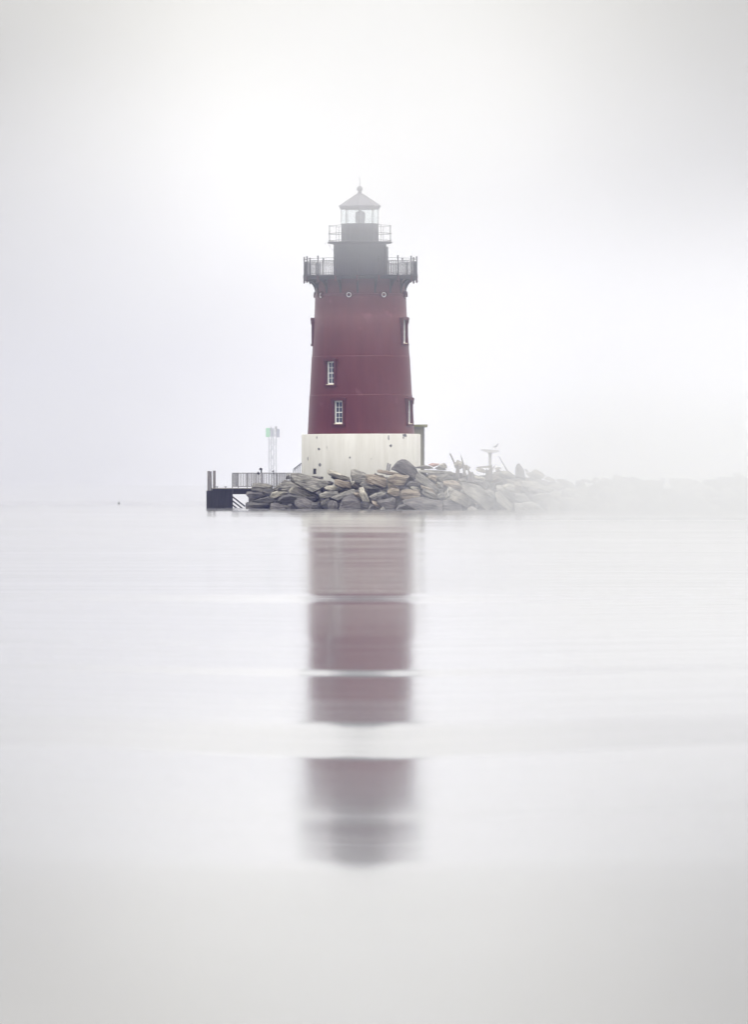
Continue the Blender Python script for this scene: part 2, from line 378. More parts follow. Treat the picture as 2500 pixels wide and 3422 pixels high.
# portholes
for k in range(8):
    a = R(-14.5 + 45 * k); z0 = ZZ(988.8); Mx = Matrix.Rotation(a, 4, 'Z') @ Matrix.Translation((0, -3.02, z0)) @ Matrix.Rotation(R(90), 4, 'X')
    pm = MB(); pm.lathe([(.17, -.1), (.23, -.1), (.23, .07), (.215, .09), (.185, .09), (.17, .07)], 28, closed=True)
    # eyebrow hood over the port
    vv = []; ff = []; n = 13
    for i in range(n):
        th = R(-20 + 220 * i / (n - 1))
        for rr, zz in ((.235, -.1), (.30, -.1), (.30, .16), (.235, .16)): vv.append((rr * math.cos(th), rr * math.sin(th), zz))
    for i in range(n - 1):
        for j in range(4): ff.append((4 * i + j, 4 * i + (j + 1) % 4, 4 * i + 4 + (j + 1) % 4, 4 * i + 4 + j))
    ff += [(0, 1, 2, 3), (4 * n - 4, 4 * n - 3, 4 * n - 2, 4 * n - 1)]
    pm.add(vv, ff)
    bmesh.ops.transform(pm.bm, matrix=Mx, verts=pm.bm.verts)
    po = pm.build('porthole', M_REDTRIM, LH, smooth=40)
    rg = MB().lathe([(.12, -.1), (.168, -.1), (.168, .06), (.13, .075), (.12, .06)], 28, closed=True)
    bmesh.ops.transform(rg.bm, matrix=Mx, verts=rg.bm.verts); rg.build('ring', M_SASH, po, smooth=40)
    gl = MB().lathe([(.119, -.08), (.119, .03)], 28); bmesh.ops.transform(gl.bm, matrix=Mx, verts=gl.bm.verts); gl.build('pane', M_PANE, po)
# main gallery
ZD = 15.47
RP = 3.77
MB().lathe([(1.6, ZD - .09), (3.72, ZD - .09), (3.72, ZD - .2), (3.79, ZD - .2), (3.79, ZD + .0), (3.84, ZD + .02), (3.84, ZD + .07), (1.6, ZD + .07)], 128, closed=True).build('gallery_deck', M_BLACK, LH, smooth=25)
PHASE = -3.5
random.seed(2)
for k in range(16):
    a = R(PHASE + 22.5 * k); T = frame_at(a)
    # bracket: cantilever web with slot holes, quarter-round lower edge
    zt = ZD - .092
    outer = [(3.70, zt), (3.70, zt - .14)]
    arc = [(3.70 - .66 * math.sin(th), zt - .14 - .88 * (1 - math.cos(th))) for th in [k2 * math.pi / 2 / 9 for k2 in range(1, 10)]]
    web = MB()
    # lower flange strip following the arc, then an inner strip, leaving slots in between
    pts = [outer[1]] + arc
    inn = [(r_ - .05 - .10 * math.sin(i / 9 * math.pi) * 0 - .06, z_ + .13 * (1 - i / 11)) for i, (r_, z_) in enumerate(pts)]
    def strip(pa, pb, th):
        for i in range(len(pa) - 1):
            q = [pa[i], pa[i + 1], pb[i + 1], pb[i]]
            v = []
            for x_ in (-th, th):
                for r_, z_ in q: v.append(T @ Vector((x_, -r_, z_)))
            web.add(v, [(0, 1, 2, 3), (7, 6, 5, 4), (0, 4, 5, 1), (1, 5, 6, 2), (2, 6, 7, 3), (3, 7, 4, 0)])
    strip(pts, inn, .055)
    inn2 = [(max(2.9, r_ - .06), min(zt - .05, z_ + .07)) for r_, z_ in inn]
    for lo_, hi_ in ((0, 2), (5, 10)): strip(inn[lo_:hi_], inn2[lo_:hi_], .03)
    body = [(2.95, zt)] + [(3.62, zt)] + [(r_, min(z_, zt - .03)) for r_, z_ in inn2[0:10]] + [(2.95, zt - .9)]
    v = []
    n = len(body)
    for x_ in (-.028, .028):
        for r_, z_ in body: v.append(T @ Vector((x_, -r_, z_)))
    web.add(v, [tuple(range(n)), tuple(range(2 * n - 1, n - 1, -1))] + [(i, (i + 1) % n, n + (i + 1) % n, n + i) for i in range(n)])
    br = web.build('bracket', M_BLACK, LH)
    pd = MB().lathe([(.02, -.36), (.075, -.25), (.09, -.22), (.05, -.2), (.06, -.16), (.06, .0), (.085, .02), (.085, .08)], 10)
    bmesh.ops.translate(pd.bm, vec=polar(RP, a, ZD - .06), verts=pd.bm.verts); pd.build('pendant', M_REDTRIM, br, smooth=40)
    # post with ball
    ps = MB().lathe([(.06, .07), (.07, .12), (.04, .2), (.036, 1.14), (.06, 1.17), (.06, 1.2), (.032, 1.23), (.04, 1.26), (.062, 1.3), (.062, 1.33), (.04, 1.365), (.01, 1.38)], 12)
    bmesh.ops.translate(ps.bm, vec=polar(RP, a, ZD), verts=ps.bm.verts); ps.build('railing_post', M_BLACKRAIL, LH, smooth=40)
    a2 = R(PHASE + 22.5 * (k + 1)); A = polar(RP, a, ZD); B = polar(RP, a2, ZD)
    tr = MB().tube([A + Vector((0, 0, 1.2)), B + Vector((0, 0, 1.2))], .014, 6); tr.build('top_rail', M_BLACKRAIL, LH)
    pn = MB()
    for h in (1.03, .92, .2, .1): pn.tube([A.lerp(B, .03) + Vector((0, 0, h)), A.lerp(B, .97) + Vector((0, 0, h))], .013, 6)
    ax = (B - A).normalized(); ang = math.atan2(ax.y, ax.x)
    for i in range(1, 9):
        c = A.lerp(B, i / 9)
        pn.box((-.021, -.010, .1), (.021, .010, 1.03), Matrix.Translation(c) @ Matrix.Rotation(ang, 4, 'Z'))
    pn.build('railing_panel', M_BLACKRAIL, LH)
# watch room
XS = -.03
def sh(mb_, dx=XS):
    bmesh.ops.translate(mb_.bm, vec=(dx, 0, 0), verts=mb_.bm.verts); return mb_
ZL = 17.76
sh(MB().lathe([(1.80, ZD + .072), (1.80, ZD + .16), (1.77, ZD + .18), (1.765, ZL - .12), (1.80, ZL - .1), (1.82, ZL - .06)], 96)).build('watch_room', M_BLACK, LH, smooth=30)
dr = MB(); Td = frame_at(R(78)); dr.box((-.36, -1.83, ZD + .09), (.36, -1.72, ZD + 1.95), Td)
dr.box((-.42, -1.81, ZD + 1.953), (.42, -1.72, ZD + 2.03), Td)
door = dr.build('door', M_BLACK, LH, bevel=.008)
MB().box((.2, -1.9, ZD + .95), (.26, -1.831, ZD + 1.05), Td).build('handle', M_DARKFIT, door)
# lantern gallery
sh(MB().lathe([(1.1, ZL - .058), (2.02, ZL - .058), (2.16, ZL - .02), (2.16, ZL + .05), (1.1, ZL + .05)], 96, closed=True)).build('lantern_deck', M_BLACK, LH, smooth=25)
lr = MB()
for h in (1.14, .62, .14):
    lr.tube([polar(2.11, R(i * 7.5), ZL + h) + Vector((XS, 0, 0)) for i in range(49)], .016 if h > 1 else .021, 6, cap=False)
lr.build('lantern_railing', M_BLACKRAIL, LH)
for k in range(12):
    a = R(12 + 30 * k); q = polar(2.11, a, ZL) + Vector((XS, 0, 0))
    MB().tube([q + Vector((0, 0, -.05)), q + Vector((0, 0, 1.17))], .015, 6).build('railing_post', M_BLACKRAIL, LH)
# lantern: octagon
OR = R(-3)
sh(MB().lathe([(1.29, ZL + .052), (1.29, ZL + .12), (1.25, ZL + .14), (1.25, 18.98), (1.28, 18.985), (1.28, 19.04)], 8, OR)).build('lantern_wall', M_BLACK, LH, bevel=.01)
g = sh(MB().lathe([(1.205, 19.042), (1.205, 20.0)], 8, OR)).build('lantern_glass', None, LH)
gm, gt, gb = new_mat('lantern_glass'); gt.nodes.remove(gb)
ga = N(gt, 'ShaderNodeBsdfTransparent'); ga.inputs[0].default_value = (.93, .96, .96, 1)
gg = N(gt, 'ShaderNodeBsdfGlossy'); gg.inputs['Roughness'].default_value = .05
gx = N(gt, 'ShaderNodeMixShader'); gx.inputs[0].default_value = .06
gt.links.new(ga.outputs[0], gx.inputs[1]); gt.links.new(gg.outputs[0], gx.inputs[2]); gt.links.new(gx.outputs[0], gt.nodes['Material Output'].inputs['Surface'])
g.data.materials.append(gm)
for k in range(8):
    a = OR + k * math.pi / 4; q = polar(1.235, a, 19.041) + Vector((XS, 0, 0))
    MB().tube([q, q + Vector((0, 0, .96))], .022, 8).build('mullion', M_BLACK, LH)
lens = MB().lathe([(.05, 19.05), (.3, 19.06), (.3, 19.12), (.33, 19.3), (.345, 19.5), (.335, 19.68), (.29, 19.84), (.12, 19.88), (.04, 19.9), (.03, 20.0)], 32)
sh(lens, XS + .03); lens.build('lens', M_LENS, LH, smooth=40)
rf = MB(); rf.lathe([(1.30, 20.0), (1.33, 20.03), (1.33, 20.1), (1.37, 20.14), (1.37, 20.18), (1.42, 20.19), (1.42, 20.22), (.25, 21.0), (.2, 21.02)], 8, OR); sh(rf)
roof = rf.build('roof', M_ROOF, LH)
for k in range(8):
    a = OR + k * math.pi / 4
    MB().tube([polar(1.42, a, 20.22) + Vector((XS, 0, 0)), polar(.25, a, 21.005) + Vector((XS, 0, 0))], .022, 6).build('roof_rib', M_ROOF, roof)
sh(MB().lathe([(.24, 21.0), (.24, 21.04), (.17, 21.06), (.13, 21.1), (.15, 21.13), (.15, 21.16), (.11, 21.19)] + [(.2 * math.sin(R(t_)), 21.37 - .2 * math.cos(R(t_))) for t_ in range(35, 180, 12)] + [(.01, 21.58)], 24)).build('ball_finial', M_ROOF, roof, smooth=40)
MB().tube([(XS, 0, 21.56), (XS, 0, 21.8), (XS - .01, 0, 22.22)], [.03, .022, .01], 6).build('lightning_rod', M_BLACKRAIL, roof)
# solar panel and its cable at the lantern gallery
Ts = Matrix.Translation((-2.28, -.35, ZL + .12)) @ Matrix.Rotation(R(-70), 4, 'Y') @ Matrix.Rotation(R(12), 4, 'Z')
sp = MB().box((-.18, -.22, -.012), (.18, .22, .012), Ts).build('solar_panel', M_BACKPANEL, LH)
MB().box((-.2, -.24, -.013), (.2, -.221, .02), Ts).box((-.2, .221, -.013), (.2, .24, .02), Ts).box((.181, -.22, -.013), (.2, .22, .02), Ts).box((-.2, -.22, -.013), (-.181, .22, .02), Ts).build('panel_frame', M_SASH, sp)
MB().tube([(-2.2, -.35, ZL - .02), (-2.02, -.3, ZL - .25), (-1.95, -.3, ZL - .4), (-1.78, -.3, ZL - .52)], .008, 5).build('cable', M_BLACKRAIL, LH)

# ------------------------------------------------------------------ shed behind the base
sh_ = empty('equipment_shed', P(1382, 1560, 6)); o = sh_.location.copy()
tag(sh_, 'narrow olive concrete shed with a mossy slab roof behind the white base', 'shed')
q0, q1 = P(1340, 1560, 4.6) - o, P(1419.5, 1427, 4.6) - o
MB().box((q0.x, q0.y, -2), (q1.x, q0.y + 3.2, q1.z)).build('wall', M_CONC, sh_, bevel=.02)
q2, q3 = P(1336, 1427, 4.4) - o, P(1429.5, 1418.5, 4.4) - o
MB().box((q2.x, q2.y - .06, q1.z + .002), (q3.x, q2.y + 3.6, q3.z)).build('roof', M_MOSS, sh_, bevel=.02)
d0 = P(1417, 1428, 4.5) - o
MB().tube([(d0.x, d0.y, d0.z), (d0.x, d0.y, -1.8)], .035, 8).build('downpipe', M_RAILMETAL, sh_, smooth=60)

# ------------------------------------------------------------------ pier
S3 = 4.13
def Z3(u, v, y): return P(660 + u / S3, 1380 + v / S3, y)
YP = 8.0
pier = empty('pier', Z3(480, 1305, YP)); po_ = pier.location.copy()
tag(pier, 'dark timber landing pier with tall mooring piles beside the rocks', 'pier')
def L3(u, v, dy=0): return Z3(u, v, YP + dy) - po_
def slab(u0, u1, v0, v1, dy0, dy1, drop=0):
    a = L3(u0, v1, dy0); b_ = L3(u1, v0, dy0)
    return (a.x, a.y, a.z - drop), (b_.x, a.y + (dy1 - dy0), b_.z)
rnd = random.Random(5)
bk = MB()
u = 120
while u < 484:                      # fender wall of close-set vertical timbers
    u2 = min(u + rnd.uniform(20, 28), 485)
    lo, hi = slab(u, u2 - 1, 1072 if u < 186 else 1046, 1306, rnd.uniform(-.03, .03), .35, 1.2)
    bk.box(lo, hi); u = u2
bk.build('fender_wall', M_DARKWOOD, pier)
lo, hi = slab(486, 1010, 1046, 1122, .05, .4); MB().box(lo, hi).build('edge_beam', M_DARKWOOD, pier)
lo, hi = slab(192, 1010, 1036, 1045, -.05, 3.2); MB().box(lo, hi).build('deck', M_WOODX, pier)
for v0 in (1148, 1205, 1262):
    a, b_ = L3(486, v0, .1), L3(486 + 168, v0 + 130, .1); th = .12
    MB().prism([(a.x, a.z), (b_.x, b_.z), (b_.x, b_.z - th), (a.x, a.z - th)], a.y, a.y + .12).build('brace', M_DARKWOOD, pier)
for u0, u1, v0, tilt in ((133, 166, 801, .0), (164, 190, 806, .05), (211, 248, 797, 0)):
    a = L3((u0 + u1) / 2, v0, .62 if u0 < 200 else .75); b_ = L3((u0 + u1) / 2, 1306, .62)
    rr = (u1 - u0) / 2 / 4.13 / 50 * 1.02
    ds = .25 if u0 == 164 else 0
    MB().tube([(a.x + tilt, a.y + ds, b_.z - 1.0), (a.x + tilt * .4, a.y + ds, a.z * .5 + b_.z * .5), (a.x, a.y + ds, a.z)], [rr * 1.05, rr, rr * .95], 14).build('mooring_pile', M_WOOD, pier, smooth=40)
for u0 in (265, 386):
    c = L3(u0, 1035, .3)
    MB().box((c.x - .03, c.y - .03, c.z), (c.x + .03, c.y + .03, c.z + .07)).box((c.x - .09, c.y - .035, c.z + .071), (c.x + .09, c.y + .035, c.z + .10)).build('cleat', M_DARKFIT, pier)
# pier railing, both sides of the walkway
def pier_rail(dy, uA, uB, v_top, v_bot, step, w_, label, seed):
    r_ = empty('pier_railing', Z3((uA + uB) / 2, 1035, YP + dy)); ro = r_.location.copy()
    tag(r_, label, 'railing', 'railings along the pier walkway')
    A = Z3(uA, v_top, YP + dy) - ro; B = Z3(uB, v_top + 10, YP + dy) - ro; zb = (Z3(uA, v_bot, YP + dy) - ro).z
    MB().box((A.x, -.035, B.z - .04), (B.x, .035, B.z)).build('top_rail', M_RAILMETAL, r_)
    MB().box((A.x, -.025, zb), (B.x, .025, zb + .05)).build('bottom_rail', M_RAILMETAL, r_)
    bl = MB(); x = A.x + step; rg = random.Random(seed)
    while x < B.x - .02:
        bl.box((x - w_ / 2, -.012, zb + .05), (x + w_ / 2, .012, B.z - .04)); x += step
    bl.build('railing_panel', M_RAILMETAL, r_)
    n = max(2, int((B.x - A.x) / .95) + 1)
    for i in range(n):
        x = A.x + (B.x - A.x) * i / (n - 1)
        MB().box((x - .035, -.036, 0), (x + .035, .037, B.z - .041)).build('post', M_RAILMETAL, r_)
pier_rail(.35, 478, 1300, 815, 1021, .105, .028, 'near grey railing along the pier walkway with a lamp clamped on it', 1)
pier_rail(2.7, 560, 1300, 818, 1019, .112, .05, 'far grey railing of the pier walkway seen through the near one', 2)
lo, hi = Z3(478, 1018, YP + .34), Z3(562, 830, YP + .34)
gp = MB()
for i in range(9):
    x0 = lo.x + (hi.x - lo.x) * i / 9
    gp.box((x0, lo.y + .04, lo.z), (x0 + (hi.x - lo.x) / 9 - .012, lo.y + .07, hi.z))
tag(gp.build('privacy_gate', M_WOOD), 'weathered slatted gate at the outer end of the pier railing', 'gate')
# lamps on the railing
def floodlight(u, v, y, s, label, post_h):
    r_ = empty('floodlight', Z3(u, v, y)); tag(r_, label, 'lamp')
    MB().box((-.045 * s, -.045, 0), (.045 * s, .045, post_h)).build('bracket', M_DARKFIT, r_)
    hd = MB().lathe([(.03, -.09), (.075, -.07), (.085, .02), (.06, .1), (.02, .12)], 14)
    bmesh.ops.transform(hd.bm, matrix=Matrix.Translation((-.02 * s, 0, post_h + .07)) @ Matrix.Rotation(R(-60), 4, 'Y') @ Matrix.Scale(s, 4), verts=hd.bm.verts)
    hd.build('lamp_head', M_DARKFIT, r_, smooth=40)
    MB().tube([(-.06, -.02, post_h + .06), (-.16 * s, -.04, post_h + .02)], .02, 6).build('sensor', M_DARKFIT, r_)
floodlight(880, 826, YP + .35, 1, 'small dark floodlight on a short stem above the pier railing', .18)
floodlight(1048, 846, YP + .35, .55, 'dark lamp box on the pier railing below the lattice mast', .14)
sl = empty('spotlight', Z3(837, 835, YP + .28)); tag(sl, 'round dark spotlight clamped below the pier top rail', 'lamp')
hd = MB().lathe([(.03, -.06), (.08, -.04), (.085, .05), (.03, .07)], 14); bmesh.ops.rotate(hd.bm, matrix=Matrix.Rotation(R(70), 3, 'X'), verts=hd.bm.verts); hd.build('lamp_head', M_DARKFIT, sl, smooth=40)
MB().tube([(0, 0, .05), (-.03, .05, .16)], .014, 6).build('bracket', M_DARKFIT, sl)
# stair handrail against the base
hr = empty('stair_handrail', Z3(1380, 830, 3.2)); ho = hr.location.copy(); tag(hr, 'dark sloping stair handrail beside the white base', 'handrail')
A, B = Z3(1322, 770, 3.2) - ho, Z3(1443, 680, 3.2) - ho
MB().prism([(A.x, A.z), (B.x, B.z), (B.x, B.z - .07), (A.x, A.z - .07)], -.03, .03).build('top_rail', M_BLACKRAIL, hr)
MB().prism([(A.x, A.z - .12), (B.x, B.z - .12), (B.x, B.z - .15), (A.x, A.z - .15)], -.02, .02).build('mid_rail', M_BLACKRAIL, hr)
for i in range(5):
    q = A.lerp(B, .02 + .235 * i)
    MB().box((q.x - .025, -.024, -.3), (q.x + .025, .026, q.z - .071)).build('post', M_BLACKRAIL, hr)

# ------------------------------------------------------------------ lattice day beacon far behind in the fog
YB = 205.0
def Z6(u, v): return P(880 + u / 12.56, 1420 + v / 12.56, YB)
bc = empty('beacon_mast', P(910.5, PH + HC * F / (DC + YB), YB)); bo_ = bc.location.copy()
tag(bc, 'lattice steel mast with a green square daymark fading in fog', 'beacon')
S6 = 1 / 12.56 * (DC + YB) / F
top = (Z6(380, 150) - bo_).z
wid = 310 * S6
legs = [(-wid / 2, .0), (-wid * .18, -wid * .4), (wid * .14, wid * .4), (wid / 2, .0)]
legs = [(-wid / 2, -.1), (-wid * .18, wid * .42), (wid * .14, -wid * .42), (wid / 2, .1)]
for x, y in legs: MB().box((x - .04, y - .04, -1), (x + .04, y + .04, top)).build('leg', M_STEEL, bc)
ring = [0, 1, 3, 2]
lat = MB(); n = 15; h = top / n
for j in range(4):
    a, b_ = legs[ring[j]], legs[ring[(j + 1) % 4]]
    for i in range(n):
        z0, z1 = i * h, (i + 1) * h
        if i % 2: lat.tube([(a[0], a[1], z0), (b_[0], b_[1], z1)], .022, 5)
        else: lat.tube([(b_[0], b_[1], z0), (a[0], a[1], z1)], .022, 5)
        if i % 3 == 0: lat.tube([(a[0], a[1], z0), (b_[0], b_[1], z0)], .028, 5)
lat.build('lattice_brace', M_STEEL, bc)
def board(u0, u1, v0, v1, y, m, name, rz=0):
    a, b_ = Z6(u0, v1) - bo_, Z6(u1, v0) - bo_
    c = Vector(((a.x + b_.x) / 2, y, 0)); hw = (b_.x - a.x) / 2 / max(.3, math.cos(rz))
    return MB().box((-hw, -.025, a.z), (hw, .025, b_.z), Matrix.Translation(c) @ Matrix.Rotation(rz, 4, 'Z')).build(name, m, bc)
g_ = board(112, 278, 132, 510, -1.0, M_GREEN, 'green_daymark', R(20))
board(270, 452, 140, 478, .85, M_BACKPANEL, 'back_daymark', R(-30)); board(508, 668, 160, 520, .45, M_BACKPANEL, 'side_daymark', R(35))
q = Z6(532, 150) - bo_; q2 = Z6(532, 65) - bo_
MB().tube([(q.x, -.2, q.z - .3), (q.x, -.2, q2.z - .2)], .06, 8).tube([(q.x, -.2, q2.z - .2), (q.x, -.2, q2.z)], .11, 10).build('lantern', M_DARKFIT, bc)
q = Z6(315, 150) - bo_; q2 = Z6(315, 60) - bo_
MB().tube([(q.x, .3, q.z - .3), (q.x, .3, q2.z)], .045, 6).build('antenna', M_DARKFIT, bc)

# ------------------------------------------------------------------ platform on a post, with a bird
S5 = 3.304
def Z5(u, v, y): return P(1320 + u / S5, 1380 + v / S5, y)
YO = 16.0
pf = empty('nest_platform', Z5(1052, 640, YO)); pfo = pf.location.copy(); tag(pf, 'broad wooden platform on a single post above the foggy rocks', 'platform')
a, b_ = Z5(952, 430, YO) - pfo, Z5(1152, 400, YO) - pfo
zm = (a.z + b_.z) / 2
pb = MB().prism([(a.x, b_.z), (b_.x, b_.z - .06), (b_.x, a.z - .03), (a.x + (b_.x - a.x) * .62, a.z - .06), (a.x + (b_.x - a.x) * .38, a.z - .05), (a.x, a.z + .1)], -.55, .55); pb.build('platform_top', M_PLATFORM, pf)
a, b_ = Z5(1028, 447, YO) - pfo, Z5(1076, 436, YO) - pfo
MB().box((a.x, -.2, a.z - .02), (b_.x, .2, zm - .1)).build('post_cap', M_PLATFORM, pf)
a = Z5(1052, 445, YO) - pfo
MB().tube([(a.x, 0, -1.5), (a.x, 0, a.z)], .11, 12).build('post', M_PLATFORM, pf, smooth=40)
# bird: continuous body swept along its spine
bd = empty('bird', Z5(1112, 402, YO)); tag(bd, 'grey bird perched on the right end of the platform', 'bird')
sp_ = [((.22, 0, .16), .008), ((.12, 0, .17), .035), ((.02, 0, .2), .07), ((-.06, 0, .22), .075), ((-.11, 0, .27), .045), ((-.13, 0, .33), .036), ((-.15, 0, .37), .042), ((-.19, 0, .375), .028), ((-.215, 0, .37), .011), ((-.26, 0, .36), .003)]
# the bird faces right in the picture: mirror the spine
MB().tube([(-p[0], p[1], p[2]) for p, r_ in sp_], [r_ for p, r_ in sp_], 12).build('body', M_BIRD, bd, smooth=60)
for s in (-1, 1): MB().tube([(0, s * .03, .17), (.005, s * .03, .08), (.0, s * .03, .0)], .009, 6).build('leg', M_BIRD, bd)
for s in (-1, 1): MB().tube([(.07, s * .055, .24), (-.02, s * .07, .22), (-.2, s * .03, .16)], [.02, .04, .006], 8).build('wing', M_BIRD, bd, smooth=60)

# ------------------------------------------------------------------ rocks
def yfront(px):
    k = [(600, 11), (690, 8), (840, 2), (1060, -10), (1250, -15), (1440, -20), (1820, -28), (2500, -32), (2700, -32)]
    for (x0, y0), (x1, y1) in zip(k, k[1:]):
        if px <= x1: return y0 + (y1 - y0) * (px - x0) / (x1 - x0)
    return -32
def finish_rock(bm, seed, size, rough=1.0, cell=None):
    """cut the hull's edges round, subdivide and weather it"""
    bmesh.ops.dissolve_limit(bm, angle_limit=R(9), verts=bm.verts, edges=bm.edges)
    bmesh.ops.recalc_face_normals(bm, faces=bm.faces)
    bmesh.ops.bevel(bm, geom=list(bm.edges), offset=size * .016, segments=1, affect='EDGES', profile=.6, clamp_overlap=True)
    bmesh.ops.triangulate(bm, faces=bm.faces)
    target = size * .075
    for _ in range(5):
        es = [e for e in bm.edges if e.calc_length() > target * 1.5]
        if not es or len(bm.verts) > 4500: break
        bmesh.ops.subdivide_edges(bm, edges=es, cuts=1)
        bmesh.ops.triangulate(bm, faces=[f for f in bm.faces if len(f.verts) > 3])
    bm.normal_update()
    off = Vector((seed * 3.7, seed * 1.3, seed * 7.1))
    for v in bm.verts:
        q = v.co / size
        st = noise.noise(Vector((q.x * .8, q.y * 2, q.z * 9)) + off)                      # beds along the long axis
        bl = noise.fractal(q * 2.2 + off, 1.0, 2.1, 4)
        ch = abs(noise.noise(q * 4.3 + off)) - .3
        v.co += v.normal * size * rough * (.022 * st + .03 * bl - .03 * ch)
def link_rock(bm, name, mat, M):
    me = bpy.data.meshes.new(name); bm.to_mesh(me); bm.free()
    for p in me.polygons: p.use_smooth = True
    me.set_sharp_from_angle(angle=R(28))
    me.materials.append(mat)
    o = bpy.data.objects.new(name, me); COL.objects.link(o); o.matrix_world = M
    return o
BASE = {1: (820, 1540, 6.883), 2: (1040, 1540, 6.883), 3: (1260, 1520, 6.883), 4: (1480, 1500, 6.354), 5: (1720, 1540, 5.9)}
seed_ = [0]
def rock(tile, poly, tone, label, dy=0, name='boulder', dep=1.0, rough=1.0, group='boulders of the breakwater'):
    seed_[0] += 1; rg = random.Random(seed_[0] * 17)
    bx_, by_, s_ = BASE[tile]
    pp = [(bx_ + u_ / s_, by_ + v_ / s_) for u_, v_ in poly]
    cx_ = sum(p[0] for p in pp) / len(pp); cy_ = sum(p[1] for p in pp) / len(pp)
    zc_ = max(0, (1703 - cy_) / 50)
    y0 = yfront(cx_) + 1.0 + 2.0 * zc_ + dy
    if 1010 < cx_ < 1405: y0 = min(y0, -4.9 - .15 * (zc_ < 2))
    pts = []
    for x, y in pp:
        if y > 1692: y += 14
        q = P(x, y, y0); pts.append((q.x, q.z))
    ox = sum(p[0] for p in pts) / len(pts); oz = sum(p[1] for p in pts) / len(pts)
    # long axis
    sxx = sum((p[0] - ox) ** 2 for p in pts); szz = sum((p[1] - oz) ** 2 for p in pts); sxz = sum((p[0] - ox) * (p[1] - oz) for p in pts)
    th = .5 * math.atan2(2 * sxz, sxx - szz)
    c_, s2 = math.cos(th), math.sin(th)
    loc = [((x - ox) * c_ + (z_ - oz) * s2, -(x - ox) * s2 + (z_ - oz) * c_) for x, z_ in pts]
    up = (s2, c_)                                   # world up in the local frame
    wx = max(p[0] for p in loc) - min(p[0] for p in loc); wz = max(p[1] for p in loc) - min(p[1] for p in loc)
    d = max(.35, min(2.2, .75 * math.sqrt(wx * wz) + .25 * wz)) * dep
    hgt = max(a * up[0] + b2 * up[1] for a, b2 in loc) - min(a * up[0] + b2 * up[1] for a, b2 in loc)
    vs_ = []
    fs = rg.uniform(.9, .97); top_cut = hgt * rg.uniform(.16, .34); side = wx * rg.uniform(-.1, .1)
    kx, kz = rg.uniform(-.22, .22) * d / wx, rg.uniform(-.25, .05) * d / max(wz, .2)
    hmax = max(a * up[0] + b2 * up[1] for a, b2 in loc)
    for a, b2 in loc:
        h_ = a * up[0] + b2 * up[1]
        vs_.append(Vector((a * .985, 0, b2 * .985)))
        dn = top_cut * max(0, h_ / hmax) ** .7 if h_ > 0 else 0
        vs_.append(Vector((a * fs + side * (a * side > 0) * -1 - up[0] * dn, -d * (.48 + kx * a + kz * b2), b2 * fs - up[1] * dn)))
        vs_.append(Vector((a * .9, d * .5, b2 * .88)))
    bm = bmesh.new()
    for v in vs_: bm.verts.new(v)
    h = bmesh.ops.convex_hull(bm, input=bm.verts)
    bmesh.ops.delete(bm, geom=[v for v in bm.verts if not v.link_faces], context='VERTS')
    finish_rock(bm, seed_[0], math.sqrt(wx * wz), rough)
    o = link_rock(bm, name, ROCK[tone], Matrix.Translation((ox, y0, oz)) @ Matrix.Rotation(-th, 4, 'Y'))
    return tag(o, label, 'boulder', group)
